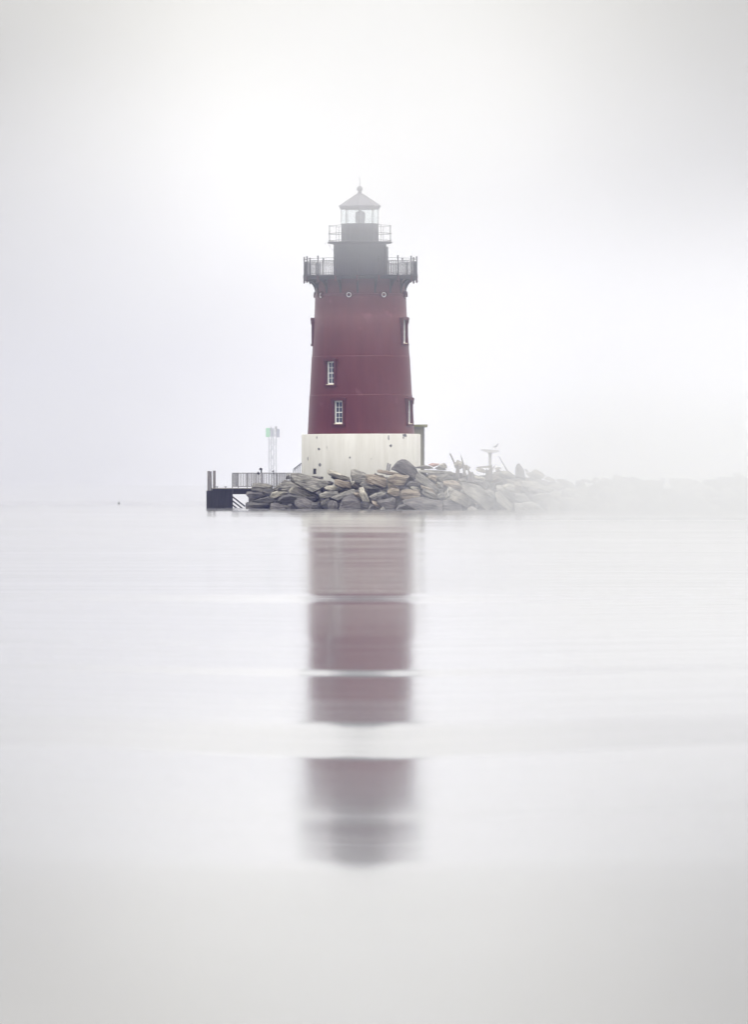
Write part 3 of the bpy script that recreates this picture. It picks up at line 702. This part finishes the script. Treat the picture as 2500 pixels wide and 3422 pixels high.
exec_rocks = [
 (1, [(170,520),(215,512),(480,520),(630,560),(625,660),(430,730),(130,680),(125,640)], 'g', 'blocky grey boulder at the pier edge, uppermost at the left end of the pile'),
 (1, [(0,770),(30,705),(190,690),(420,725),(570,760),(520,820),(200,880),(120,920)], 'v', 'grey boulder with a pointed left nose under the blocky one by the pier'),
 (1, [(640,640),(790,510),(830,520),(800,640),(700,690),(640,700)], 'g', 'small grey rock in front of the right end of the pier railing'),
 (1, [(790,620),(830,480),(900,435),(1050,470),(1190,560),(1270,610),(1000,690),(830,680)], 'g', 'grey sloping boulder left of and under the big flat topped slab'),
 (1, [(1010,300),(1080,270),(1250,280),(1514,345),(1700,395),(1890,465),(1990,540),(1700,690),(1560,755),(1330,660),(1190,530),(1030,460)], 'g', 'largest slab of the pile, pale flat top and square left end, below the stair handrail'),
 (1, [(915,400),(940,340),(1010,280),(1030,420),(940,430)], 'g', 'small knobbly rock at the right end of the pier railing'),
 (1, [(990,700),(1050,600),(1110,590),(1652,790),(1680,850),(1652,910),(1500,870),(1200,770)], 'p', 'long pale streaked slab like a log sloping down right below the largest slab'),
 (1, [(550,840),(600,720),(780,680),(980,710),(800,760),(640,870)], 'p', 'yellowish lichen spotted rock above the dark boulders by the pier'),
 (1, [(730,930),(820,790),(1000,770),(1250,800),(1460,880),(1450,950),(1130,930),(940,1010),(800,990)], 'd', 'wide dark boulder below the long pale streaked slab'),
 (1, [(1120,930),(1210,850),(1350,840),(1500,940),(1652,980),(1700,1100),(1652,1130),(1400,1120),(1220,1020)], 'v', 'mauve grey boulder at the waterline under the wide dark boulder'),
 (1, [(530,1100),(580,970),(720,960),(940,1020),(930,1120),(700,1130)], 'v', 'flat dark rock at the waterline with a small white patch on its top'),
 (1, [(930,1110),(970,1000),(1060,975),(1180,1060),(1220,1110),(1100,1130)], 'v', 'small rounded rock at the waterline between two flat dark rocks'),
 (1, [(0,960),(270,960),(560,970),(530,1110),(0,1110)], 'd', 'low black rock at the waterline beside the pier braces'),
 (1, [(130,930),(300,870),(520,820),(600,880),(740,900),(700,960),(280,960)], 'd', 'dark rock with a pale band wedged under the pointed boulder by the pier'),
 (2, [(360,215),(430,195),(520,240),(700,320),(890,380),(905,460),(700,440),(450,350),(390,320)], 'p', 'pale cream topped slab tilted against the foot of the white base'),
 (2, [(525,420),(610,415),(900,500),(950,570),(930,640),(700,610),(530,530)], 't', 'brown oblong block lying under the tilted cream topped slab'),
 (2, [(910,470),(1000,450),(1010,520),(940,570)], 'p', 'small pale cube of rock at the right end of the brown oblong block'),
 (2, [(895,340),(920,200),(1050,200),(1220,270),(1290,300),(1245,480),(1060,520),(920,430)], 'g', 'upright grey block touching the middle of the white base'),
 (2, [(1250,320),(1300,300),(1652,330),(1750,400),(1745,560),(1690,640),(1500,560),(1250,480)], 't', 'square tan block right of the upright grey block'),
 (2, [(1110,540),(1170,475),(1240,490),(1500,590),(1640,650),(1300,650),(1200,640)], 'g', 'grey wedge pointing right under the square tan block'),
 (2, [(285,610),(360,570),(520,560),(660,630),(640,660),(400,690),(310,660)], 'p', 'small light ribbed slab right of the tip of the largest slab'),
 (2, [(165,770),(330,700),(620,700),(640,780),(430,850),(200,860)], 'g', 'grey slab directly under the small light ribbed slab'),
 (2, [(440,850),(760,700),(990,645),(1030,690),(900,780),(600,920),(560,870)], 'g', 'long grey ridge rising to the right above the mauve triangular boulder'),
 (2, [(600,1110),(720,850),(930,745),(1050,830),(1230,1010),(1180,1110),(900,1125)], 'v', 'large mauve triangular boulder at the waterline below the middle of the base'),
 (2, [(1090,620),(1200,590),(1250,700),(1320,850),(1350,950),(1250,1030),(1180,930),(1110,750)], 'p', 'pale rounded stone standing on end below the grey wedge'),
 (2, [(980,730),(1140,725),(1180,850),(1150,900),(1050,820)], 't', 'small brown rock tucked left of the pale stone standing on end'),
 (2, [(1330,820),(1480,740),(1652,710),(1690,760),(1560,860),(1400,890)], 'g', 'grey slab right of the pale stone standing on end, under the wedge'),
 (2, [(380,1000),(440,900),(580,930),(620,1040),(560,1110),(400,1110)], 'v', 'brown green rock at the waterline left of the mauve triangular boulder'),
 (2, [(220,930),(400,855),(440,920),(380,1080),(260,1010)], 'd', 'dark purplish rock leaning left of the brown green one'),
 (2, [(1250,1110),(1370,990),(1450,1020),(1560,1090),(1540,1125),(1300,1130)], 'v', 'small pyramid shaped rock at the waterline right of the mauve triangle'),
 (2, [(1550,1060),(1652,1030),(1740,1080),(1780,1130),(1560,1130)], 'g', 'small greenish pale rock at the waterline below the thin brown slab'),
 (2, [(1390,910),(1460,920),(1652,1010),(1800,1110),(1760,1120),(1560,1030)], 't', 'thin brown slab sloping to the water right of the pyramid shaped rock'),
 (2, [(0,960),(150,960),(300,1100),(200,1120),(0,1120)], 'd', 'dark low rock at the waterline right of the mauve grey boulder'),
 (3, [(310,330),(470,130),(560,90),(660,95),(760,160),(900,310),(980,450),(930,580),(740,500),(540,420)], 'v', 'tall domed boulder in front of the right edge of the white base'),
 (3, [(880,480),(950,370),(1100,480),(1300,640),(1470,830),(1380,880),(1200,720),(960,590)], 'g', 'long ribbed slab sloping down right from the domed boulder'),
 (3, [(215,570),(320,520),(430,430),(640,460),(750,490),(670,560),(640,700),(560,720),(400,690)], 't', 'tan boulder with a flat front face left of and below the domed boulder'),
 (3, [(0,340),(60,335),(300,370),(690,455),(480,480),(180,450),(0,400)], 't', 'orange brown flat slab lying on the tan blocks at the base'),
 (3, [(680,690),(760,600),(940,600),(1000,680),(960,740),(760,740)], 'v', 'shaded dark rock right of the tan boulder with flat front'),
 (3, [(230,820),(320,755),(500,770),(530,830),(520,950),(400,960),(250,880)], 't', 'sandy rock under the tan boulder with flat front'),
 (3, [(510,900),(560,810),(700,780),(950,800),(1020,930),(980,1000),(600,1050),(530,990)], 't', 'broad speckled sandy boulder in the middle row below the domed boulder'),
 (3, [(760,740),(820,725),(960,740),(1010,830),(960,840),(800,790)], 'p', 'pale grey rock behind the top of the broad speckled boulder'),
 (3, [(990,680),(1140,720),(1300,790),(1390,900),(1330,900),(1180,840),(1010,740)], 't', 'thin sandy slab under the long ribbed slab'),
 (3, [(1045,820),(1110,770),(1200,850),(1350,900),(1400,1000),(1380,1030),(1150,970),(1060,890)], 'g', 'grey block carrying the thin sandy slab'),
 (3, [(1390,920),(1480,840),(1560,870),(1600,980),(1500,970),(1400,1010)], 'g', 'small peaked grey rock at the lower end of the long ribbed slab'),
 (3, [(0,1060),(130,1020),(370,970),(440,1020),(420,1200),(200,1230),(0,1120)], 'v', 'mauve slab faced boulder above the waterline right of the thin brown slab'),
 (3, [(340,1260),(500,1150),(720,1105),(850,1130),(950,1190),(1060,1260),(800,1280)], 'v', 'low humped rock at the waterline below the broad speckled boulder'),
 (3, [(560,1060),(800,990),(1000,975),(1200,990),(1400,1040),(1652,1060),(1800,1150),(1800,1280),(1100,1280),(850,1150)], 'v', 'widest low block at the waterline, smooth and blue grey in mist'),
 (3, [(860,280),(1090,235),(1210,245),(1310,310),(1200,330),(1000,320),(900,310)], 'g', 'dark flat slab at the foot of the olive shed'),
 (3, [(1320,310),(1440,230),(1560,300),(1600,350),(1400,350)], 'g', 'grey peaked rock in front of the reddish one behind the pile'),
 (3, [(1440,210),(1560,185),(1600,220),(1625,310),(1560,310)], 'p', 'cream rounded rock on the crest right of the reddish one'),
 (3, [(1180,215),(1280,190),(1440,200),(1420,240),(1300,280)], 'r', 'reddish pink rock on the crest right of the shed'),
 (3, [(940,350),(1250,340),(1652,380),(1652,430),(1300,450),(1000,400)], 'g', 'long flat grey slab below the crest right of the domed boulder'),
 (3, [(960,390),(1100,380),(1190,500),(1130,520),(1020,460)], 'g', 'small grey rock at the right shoulder of the domed boulder'),
 (3, [(1190,490),(1290,460),(1380,520),(1360,620),(1240,540)], 't', 'small yellowish rock above the middle of the ribbed slab'),
 (3, [(1380,520),(1500,440),(1652,410),(1652,560),(1480,640)], 'g', 'pale grey block right of the small yellowish rock'),
 (3, [(1370,610),(1500,640),(1540,720),(1480,780),(1400,700)], 'g', 'grey rock right of the lower half of the ribbed slab'),
 (3, [(0,870),(100,840),(200,850),(210,920),(80,980),(0,1000)], 'g', 'grey slab with a greenish end left of the sandy rock'),
 (4, [(0,680),(200,665),(360,740),(460,830),(460,870),(380,880),(300,810),(140,760),(0,750)], 't', 'long yellowish flat topped boulder right of the ribbed slab'),
 (4, [(0,750),(130,735),(230,830),(110,850),(0,920)], 'g', 'shaded grey rock under the yellowish flat topped boulder'),
 (4, [(35,930),(140,800),(260,860),(240,930),(130,1010),(60,1060)], 'p', 'pale angular rock with a white rope hanging over it'),
 (4, [(150,1020),(170,950),(260,870),(420,930),(650,1040),(800,1180),(780,1290),(300,1150)], 'p', 'large pale domed boulder in the bottom row right of the rope'),
 (4, [(60,1090),(270,935),(290,1000),(220,1110),(100,1200),(0,1180)], 'g', 'grey finger of rock leaning on the left of the large pale domed boulder'),
 (4, [(370,880),(450,860),(560,930),(520,980),(400,910)], 'g', 'small grey rock above the right shoulder of the large pale domed boulder'),
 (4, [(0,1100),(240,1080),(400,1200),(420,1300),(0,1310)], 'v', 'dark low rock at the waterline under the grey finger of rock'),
 (4, [(460,1240),(600,1210),(750,1230),(920,1300),(450,1310)], 'g', 'low flat rock at the waterline below the large pale domed boulder'),
 (4, [(330,640),(430,620),(600,680),(780,750),(700,770),(500,720)], 'g', 'slim tan grey slab lying above the long streaked slab'),
 (4, [(380,700),(800,770),(960,900),(1120,1120),(1100,1210),(950,1240),(760,1080),(560,960),(470,850)], 'g', 'longest streaked slab sloping down right through the misty rocks'),
 (4, [(870,890),(1000,835),(1080,880),(1110,990),(1090,1080),(960,960)], 'g', 'grey block right of the longest streaked slab'),
 (4, [(1110,920),(1200,900),(1400,1080),(1500,1200),(1440,1260),(1300,1210),(1140,1110)], 'p', 'pale tapering slab in the lower row fading into fog'),
 (4, [(230,320),(320,230),(420,280),(500,370),(380,430),(300,430),(250,400)], 'p', 'tan pointed boulder on the crest between two leaning poles'),
 (4, [(400,310),(520,360),(600,390),(560,450),(440,460)], 'p', 'shaded right half rock beside the tan pointed boulder on the crest'),
 (4, [(690,430),(790,395),(870,450),(960,470),(900,520),(780,490)], 'p', 'light tan rock on the crest below the lying plank'),
 (4, [(900,660),(920,620),(980,590),(1040,610),(1070,680),(960,710)], 'g', 'small rounded grey rock in front of the stump with a spike'),
 (4, [(665,580),(720,560),(900,610),(900,690),(760,640)], 'p', 'cream slab left of the small rounded grey rock'),
 (4, [(650,640),(880,700),(870,750),(720,700)], 'g', 'narrow grey slab under the cream slab'),
 (4, [(1240,680),(1320,600),(1360,660),(1370,740),(1260,720)], 'g', 'small pointed grey rock standing in the misty pile'),
 (4, [(1070,560),(1250,620),(1210,660),(1080,600)], 'p', 'bright cream sliver of rock right of the stump with a spike'),
 (4, [(1250,460),(1400,470),(1530,560),(1540,630),(1400,560)], 'p', 'pale flat rock at the foot of the thin leaning stick'),
 (4, [(1060,500),(1250,470),(1400,560),(1500,640),(1300,640),(1130,560)], 'g', 'grey sloping rock below the thin leaning stick'),
 (4, [(1370,650),(1652,720),(1652,800),(1380,730)], 'p', 'pale long slab in mist left of the tall upright stone'),
 (4, [(1250,770),(1400,730),(1652,830),(1652,960),(1480,930),(1300,850)], 'p', 'broad pale slab in mist below the pale long slab'),
 (4, [(1130,760),(1240,770),(1320,860),(1480,960),(1600,1100),(1500,1130),(1300,940),(1150,850)], 'g', 'grey slab sloping down right beside the broad pale slab in mist'),
 (4, [(1100,400),(1230,385),(1250,430),(1110,450)], 'p', 'pale block on the crest under the short dark stick'),
 (4, [(1120,460),(1190,430),(1255,470),(1240,500),(1140,490)], 'g', 'small grey rock just below the pale block on the crest'),
 (4, [(0,490),(150,470),(280,520),(180,560),(20,560)], 'g', 'grey flat rock left of the split stump'),
 (4, [(60,650),(110,570),(220,590),(210,660)], 'g', 'dark faced wedge rock under the grey flat rock by the split stump'),
 (4, [(1100,1310),(1250,1230),(1480,1220),(1652,1240),(1652,1315)], 'g', 'low misty rock at the waterline under the pale tapering slab'),
 (5, [(200,190),(210,145),(275,200),(260,240)], 'g', 'small spike of rock right of the tall upright stone'),
 (5, [(215,240),(330,215),(500,265),(550,350),(400,370),(300,330)], 'g', 'grey boulder in mist right of the tall upright stone'),
 (5, [(335,215),(390,165),(440,170),(530,210),(620,300),(560,350),(450,250)], 'p', 'cream boulder behind the grey one on the misty crest'),
 (5, [(570,350),(670,300),(780,350),(820,400),(700,400)], 'p', 'pale sloping boulder where the misty crest drops'),
 (5, [(820,390),(870,345),(930,370),(960,390),(860,415)], 'g', 'small grey rock left of a small cream peak on the misty crest'),
 (5, [(880,420),(930,385),(980,430),(990,480),(930,470)], 't', 'small cream peak of rock on the misty crest'),
 (5, [(970,400),(1030,380),(1140,430),(1160,470),(990,470)], 'g', 'last grey boulder before the crest drops into fog'),
 (5, [(140,400),(420,400),(560,480),(500,560),(200,520)], 'p', 'wide pale slab below the grey boulder in mist'),
 (5, [(430,480),(620,500),(800,560),(700,620),(500,560)], 'p', 'pale slab right of the wide pale slab in mist'),
 (5, [(0,430),(150,480),(160,590),(0,560)], 't', 'light tan rock under the tall upright stone'),
 (5, [(280,520),(310,490),(350,530),(480,610),(610,620),(480,650)], 'g', 'thin dark slab lying under the wide pale slab in mist'),
 (5, [(330,700),(480,640),(700,620),(820,700),(640,790),(360,800)], 'g', 'grey faint boulder in the middle of the misty slope'),
 (5, [(0,640),(200,640),(320,800),(150,810),(0,760)], 'g', 'grey faint slab left of the boulder on the misty slope'),
 (5, [(150,810),(350,800),(500,880),(700,990),(200,995)], 'g', 'faint low boulder at the waterline under the misty slope'),
 (5, [(560,790),(700,720),(900,800),(820,995),(650,995)], 'g', 'faint rock in fog right of the low boulder at the waterline'),
 (5, [(620,500),(860,420),(990,520),(860,570),(740,540)], 'p', 'pale broad rock below the small cream peak in fog'),
 (5, [(700,620),(1000,560),(1150,690),(1000,780),(850,720)], 'p', 'very pale slab in fog below the broad pale rock'),
 (5, [(0,820),(180,830),(240,995),(0,995)], 'g', 'faint grey rock at the waterline below the faint grey slab'),
 (5, [(860,830),(1060,750),(1250,780),(1350,995),(850,995)], 'g', 'faintest large rock at the waterline before the fog closes'),
 (5, [(1120,620),(1200,600),(1410,780),(1380,830),(1250,770)], 'g', 'thin faint slab sloping right in dense fog'),
 (5, [(1000,530),(1140,540),(1300,620),(1150,640)], 'p', 'pale thin slab under the last grey boulder in fog'),
]
for a in exec_rocks: rock(*a)
rock(5, [(10,330),(15,150),(45,60),(100,45),(130,110),(205,220),(215,380),(60,350)], 'v', 'tall upright stone with a rounded top standing in the mist', name='standing_stone')

# random blocks wedged between and behind, and the breakwater running on into the fog
def crest(px):
    k = [(820, 1640), (880, 1618), (960, 1590), (1000, 1578), (1300, 1570), (1400, 1562), (1480, 1568), (1700, 1578), (1800, 1580), (1860, 1600), (1920, 1617), (2000, 1620), (2700, 1620)]
    for (x0, y0), (x1, y1) in zip(k, k[1:]):
        if px <= x1: return y0 + (y1 - y0) * max(0, px - x0) / (x1 - x0)
    return 1620
def loose(px, py, y0, sx_, sy_, sz_, tilt, tone, label, group):
    seed_[0] += 1; rg = random.Random(seed_[0] * 13)
    bm = bmesh.new()
    for i in range(18):
        v = Vector((rg.uniform(-1, 1), rg.uniform(-1, 1), rg.uniform(-1, 1)))
        mxv = max(abs(v.x), abs(v.y), abs(v.z)); v = v / mxv * (.8 + .2 * rg.random())
        bm.verts.new((v.x * sx_, v.y * sy_, v.z * sz_))
    bmesh.ops.convex_hull(bm, input=bm.verts)
    bmesh.ops.delete(bm, geom=[v for v in bm.verts if not v.link_faces], context='VERTS')
    finish_rock(bm, seed_[0], 2 * math.sqrt(sx_ * sz_) * 1.3, 1)
    q = P(px, py, y0)
    o = link_rock(bm, 'boulder', ROCK[tone], Matrix.Translation(q) @ Matrix.Rotation(rg.uniform(-.5, .5), 4, 'Z') @ Matrix.Rotation(tilt, 4, 'Y'))
    tag(o, label, 'boulder', group)
rg = random.Random(77)
px = 850
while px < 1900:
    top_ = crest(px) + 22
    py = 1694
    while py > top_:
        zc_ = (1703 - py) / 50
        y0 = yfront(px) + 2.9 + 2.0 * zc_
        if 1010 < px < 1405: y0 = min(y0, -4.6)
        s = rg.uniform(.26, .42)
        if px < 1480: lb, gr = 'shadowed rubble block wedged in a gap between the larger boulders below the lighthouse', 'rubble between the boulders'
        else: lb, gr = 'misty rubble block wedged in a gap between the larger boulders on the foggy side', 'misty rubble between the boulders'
        loose(px + rg.uniform(-14, 14), py + rg.uniform(-4, 4), y0, s * rg.uniform(1, 1.7), .5, s * rg.uniform(.6, .9), rg.uniform(-.1, .7), rg.choice('dddv' if py > 1640 else 'dvgt'), lb, gr)  # mostly dark tones low down, painting shade into the gaps between boulders
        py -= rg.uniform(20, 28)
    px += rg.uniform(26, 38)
px = 1905
while px < 2540:
    py = 1700
    while py > 1617:
        s = rg.uniform(.35, .6); zc_ = (1703 - py) / 50
        loose(px + rg.uniform(-12, 12), py, yfront(px) + 1 + 2.2 * zc_, s * rg.uniform(1, 1.8), .6, s * rg.uniform(.6, .95), rg.uniform(-.1, .6), rg.choice('ggpvd'),
              'faint boulder of the low breakwater almost lost in fog', 'boulders lost in the fog')
        py -= rg.uniform(22, 30)
    px += rg.uniform(36, 52)
# the rubble core under the boulders
mb = MB(); rows = []
pxs = [830 + 12 * i for i in range(148)]
for px in pxs:
    yf = yfront(px); tz = max(.25, P(px, crest(px) + (22 if px < 1390 else 12), yf + 6).z - .1)
    row = []
    for j, (dy, fz) in enumerate(((3.2, -1.2), (3.7, 0), (5.2, .35), (7.4, .72), (9.5, 1), (15, 1), (18, .3), (20, -1.2))):
        
        zz = (fz * tz if fz > 0 else fz)
        yy = yf + dy + .0
        q = P(px, 1700, yy)
        nn = noise.fractal(Vector((q.x * .8, yy * .8, zz * .8)), 1, 2, 4)
        row.append(mb.bm.verts.new((q.x, yy + nn * .3, zz + nn * .22)))
    rows.append(row)
for a, b_ in zip(rows, rows[1:]):
    for i in range(len(a) - 1): mb.bm.faces.new((a[i], b_[i], b_[i + 1], a[i + 1]))
tag(mb.build('terrain', ROCK['d']), kind='structure')

# ------------------------------------------------------------------ driftwood, stumps, rope, bollards
def Y5(u, v):
    px, py = 1320 + u / S5, 1380 + v / S5
    return yfront(px) + 1 + 2.0 * max(0, (1703 - py) / 50)
def pole(name, p0, p1, r0, r1, label, cat, dy=0, mat=M_WOOD, group=None, bend=0):
    y = Y5(*p0) + dy
    a, b_ = Z5(*p0, y), Z5(*p1, y + .3)
    m_ = a.lerp(b_, .5) + Vector((bend, 0, 0))
    mbb = MB().tube([a + (a - b_).normalized() * .3, a, m_, b_], [r0, r0, (r0 + r1) / 2, r1], 9)
    o = mbb.build(name, mat, None, smooth=50)
    return tag(o, label, cat, group)
pole('driftwood_pole', (662, 560), (610, 450), .055, .05, 'weathered pole leaning left behind the tan pointed boulder on the crest', 'pole', 1)
pole('driftwood_pole', (768, 650), (728, 462), .1, .02, 'tall driftwood spike tapering to a point right of the tan pointed boulder', 'pole', -1.6, bend=.03)
pole('driftwood_pole', (822, 660), (794, 572), .07, .03, 'short dark stick leaning left in front of the crest', 'pole', -.5)
pole('driftwood_pole', (1236, 628), (1150, 478), .05, .025, 'thin pale stick leaning left beside the nest platform', 'pole', .5)
pole('driftwood_pole', (1086, 612), (1104, 580), .05, .02, 'short dark twig leaning right under the nest platform', 'pole')
def stump(u0, u1, v0, v1, label, seed, spike=0, dy=-.4):
    rg = random.Random(seed); y = Y5((u0 + u1) / 2, v1) + dy
    a, b_ = Z5(u0, v1, y), Z5(u1, v0, y); r_ = (b_.x - a.x) / 2; cx_ = (a.x + b_.x) / 2; n = 14
    mbb = MB(); rings = []
    for j, f in enumerate((-.25, 0, .35, .7, 1)):
        ring_ = []
        for k in range(n):
            th = k * 2 * math.pi / n; rr = r_ * (1 + .12 * noise.noise(Vector((k * 1.3, seed, f * .6)))) * (1.05 - .12 * f)
            zt_ = (rg.uniform(-.22, .05) + spike * math.exp(-((th - 5.6) / .5) ** 2)) * (b_.z - a.z) if f == 1 else 0
            ring_.append(mbb.bm.verts.new((cx_ + rr * math.cos(th), y + rr * math.sin(th), a.z + (b_.z - a.z) * f + zt_)))
        rings.append(ring_)
    for p, q in zip(rings, rings[1:]):
        for k in range(n): mbb.bm.faces.new((p[k], p[(k + 1) % n], q[(k + 1) % n], q[k]))
    mbb.bm.faces.new(rings[0])
    c = mbb.bm.verts.new((cx_, y, a.z + (b_.z - a.z) * .8))
    for k in range(n): mbb.bm.faces.new((rings[-1][k], rings[-1][(k + 1) % n], c))
    tag(mbb.build('wooden_stump', M_WOOD, None, smooth=50), label, 'stump', 'broken pile stumps on the breakwater')
stump(672, 716, 572, 692, 'split wooden stump standing just below the tan pointed boulder', 3)
stump(808, 872, 650, 740, 'broad low stump right of the tall driftwood spike', 5)
stump(1003, 1082, 622, 716, 'dark stump with a tall spike below the nest platform', 8, spike=.75)
y = Y5(980, 600) + 1
a, b_ = Z5(895, 596, y), Z5(1072, 578, y)
tag(MB().prism([(a.x, a.z), (b_.x, b_.z), (b_.x, b_.z - .16), (a.x + .1, a.z - .08)], a.y - .2, a.y + .2).build('driftwood_plank', M_WOODX), 'grey plank lying on the crest left of the stump with a spike', 'plank')
# far driftwood, pale in fog
def Z7(u, v, y): return P(1750 + u / 2.203, 1450 + v / 2.203, y)
def far_log(pts, r_, label):
    y = yfront(1750 + pts[0][0] / 2.203) + 5
    tag(MB().tube([Z7(u, v, y) for u, v in pts], r_, 8).build('driftwood_log', M_WOOD, None, smooth=50), label, 'driftwood', 'driftwood on the foggy breakwater')
far_log([(392, 353), (440, 340), (475, 345), (500, 358)], [.06, .1, .1, .07], 'arched driftwood branch lying on the foggy crest')
far_log([(512, 368), (524, 345), (536, 322)], [.2, .16, .12], 'stubby leaning log end right of the arched branch')
far_log([(562, 350), (538, 312), (514, 279)], [.045, .035, .02], 'thin leaning stick above the stubby log end')
far_log([(555, 362), (598, 350)], [.1, .05], 'low twig right of the stubby log end')
far_log([(672, 362), (740, 340), (800, 345), (856, 368)], [.15, .22, .2, .12], 'humped heap of driftwood log in dense fog')
far_log([(700, 345), (708, 315), (716, 312)], [.06, .06, .05], 'upright stub on the humped log in dense fog')
far_log([(890, 352), (940, 342), (1000, 358)], [.06, .1, .07], 'second arched branch further out in the fog')
far_log([(1018, 362), (1034, 322)], [.18, .1], 'leaning log end further out in the fog')
far_log([(1180, 365), (1220, 345), (1275, 362)], [.12, .2, .1], 'last humped log barely visible in the fog')
# rope on the pale rock
def Z4(u, v, y): return P(1480 + u / 6.354, 1500 + v / 6.354, y)
yr = yfront(1500) + 1 + 2.4 * 1.05 - .75
tag(MB().tube([Z4(*q, yr) for q in ((112, 828), (104, 870), (105, 920), (117, 970), (132, 1003))], .022, 6).build('rope', M_ROPE, None, smooth=60), 'white rope hanging over the pale angular rock', 'rope')
# posts at the foot of the base
def Z44(u, v, y): return P(940 + u / 3.304, 1400 + v / 3.304, y)
a = Z44(368, 610, -5.2)
tag(MB().tube([a, a + Vector((0, 0, .62 * .32)), a + Vector((.01, 0, .37))], [.105, .1, .1], 12).build('mooring_bollard', M_DARKFIT, None, smooth=40), 'short dark iron bollard at the foot of the white base', 'bollard')
tp = empty('twin_post', Z44(1165, 570, -6.2)); tag(tp, 'pair of short leaning grey posts beside the tall domed boulder', 'post')
for dx in (0, .14): MB().tube([(dx, dx * .5, -.3), (dx + .02, dx * .5, 0), (dx + .1, dx * .5, .5 - dx * .5)], .06, 10).build('post', M_RAILMETAL, tp, smooth=40)
# small float far out on the left
q = P(396.5, 1684, 104)
fb = empty('buoy', (q.x, 104, 0)); tag(fb, 'tiny dark buoy far out on the water', 'buoy')
MB().lathe([(.02, -.2), (.09, -.1), (.1, .02), (.05, .12)], 12).build('float', M_DARKFIT, fb, smooth=40)
MB().lathe([(.025, .121), (.02, .25)], 8).build('pole', M_DARKFIT, fb)

# ------------------------------------------------------------------ air: haze box and drifting fog banks (volumes)
def vol(name, col, dens, g):
    m = bpy.data.materials.new(name); m.use_nodes = True; t = m.node_tree; t.nodes.clear()
    o = N(t, 'ShaderNodeOutputMaterial'); v = N(t, 'ShaderNodeVolumePrincipled')
    v.inputs['Color'].default_value = (*col, 1); v.inputs['Density'].default_value = dens; v.inputs['Anisotropy'].default_value = g
    t.links.new(v.outputs[0], o.inputs['Volume'])
    return m
tag(MB().box((-400, -DC - 20, -1.6), (400, 900, 26)).build('haze', vol('haze_air', (.36, .42, 1.0), .00015, .6)), kind='stuff')
# fog bank behind the island, hides the horizon
THK = [(-1.4, 185), (7, 180), (12, 150), (18, 112), (25, 74), (32, 44), (40, 22), (48, 9), (56, 3), (64, .5)]
outl = [(150 - t_ / 2, z_) for z_, t_ in THK] + [(150 + t_ / 2, z_) for z_, t_ in reversed(THK)]
no = len(outl)
tag(MB().add([(x, y, z_) for x in (-320, 320) for y, z_ in outl], [tuple(range(no)), tuple(range(2 * no - 1, no - 1, -1))] + [(i, (i + 1) % no, no + (i + 1) % no, no + i) for i in range(no)])
    .build('fog_bank', vol('fog_air', (.999, .999, 1.0), .0062, .85)), kind='stuff')
# fog drifting in front: thick over the breakwater on the right and round the lantern, thin over the tower foot
def ss(x, k):
    if x <= k[0][0]: return k[0][1]
    for (x0, y0), (x1, y1) in zip(k, k[1:]):
        if x <= x1:
            f = (x - x0) / (x1 - x0); return y0 + (y1 - y0) * f
    return k[-1][1]
OD_TOP = [(300, 1.0), (600, 1.0), (680, .85), (740, .63), (800, .47), (860, .34), (920, .22), (980, .17), (1060, .12), (1200, .05), (1400, .01), (1750, .01)]
OD_RIGHT = [(600, .01), (1150, .01), (1300, .08), (1400, .2), (1500, .45), (1600, .75), (1700, 1.05), (1800, 1.4), (1900, 1.95), (2000, 2.4), (2200, 2.8), (2600, 3.0), (4000, 3.0)]
YF, LMAX, ODM = -150.0, 60.0, 4.4
sc_ = (DC + YF) / F
nx, nz_ = 96, 64
mb = MB(); fr, bk = [], []
for i in range(nx + 1):
    px = -2500 + 8000 * i / nx if False else (-1800 + 6500 * i / nx)
    rf_, rb_ = [], []
    for j in range(nz_ + 1):
        py = 1850 - 2600 * j / nz_
        x = (px - 1250) * sc_; z = HC - (py - PH) * sc_
        wob = .06 * noise.noise(Vector((px * .004, py * .004, 2)))
        od = ss(px, OD_RIGHT) * ss(py, [(-700, .01), (300, .03), (900, .12), (1250, .42), (1480, .9), (1570, 1), (2000, 1)]) + ss(py, OD_TOP) * (1 + wob) * (.04 + .96 * math.exp(-((px - 1230) / 420) ** 2))
        edge = min(1, max(.02, min((px + 1800) / 1500, (4700 - px) / 1500, (py + 750) / 700)))
        od = max(.008, od * edge)
        rf_.append(mb.bm.verts.new((x, YF, z))); rb_.append(mb.bm.verts.new((x, YF + LMAX * od / ODM, z)))
    fr.append(rf_); bk.append(rb_)
for i in range(nx):
    for j in range(nz_):
        mb.bm.faces.new((fr[i][j], fr[i + 1][j], fr[i + 1][j + 1], fr[i][j + 1]))
        mb.bm.faces.new((bk[i][j], bk[i][j + 1], bk[i + 1][j + 1], bk[i + 1][j]))
    mb.bm.faces.new((fr[i][0], bk[i][0], bk[i + 1][0], fr[i + 1][0])); mb.bm.faces.new((fr[i][-1], fr[i + 1][-1], bk[i + 1][-1], bk[i][-1]))
for j in range(nz_):
    mb.bm.faces.new((fr[0][j], fr[0][j + 1], bk[0][j + 1], bk[0][j])); mb.bm.faces.new((fr[-1][j], bk[-1][j], bk[-1][j + 1], fr[-1][j + 1]))
tag(mb.build('fog_bank', vol('drifting_fog', (.993, .997, 1.0), ODM / LMAX, .9), smooth=60), kind='stuff')
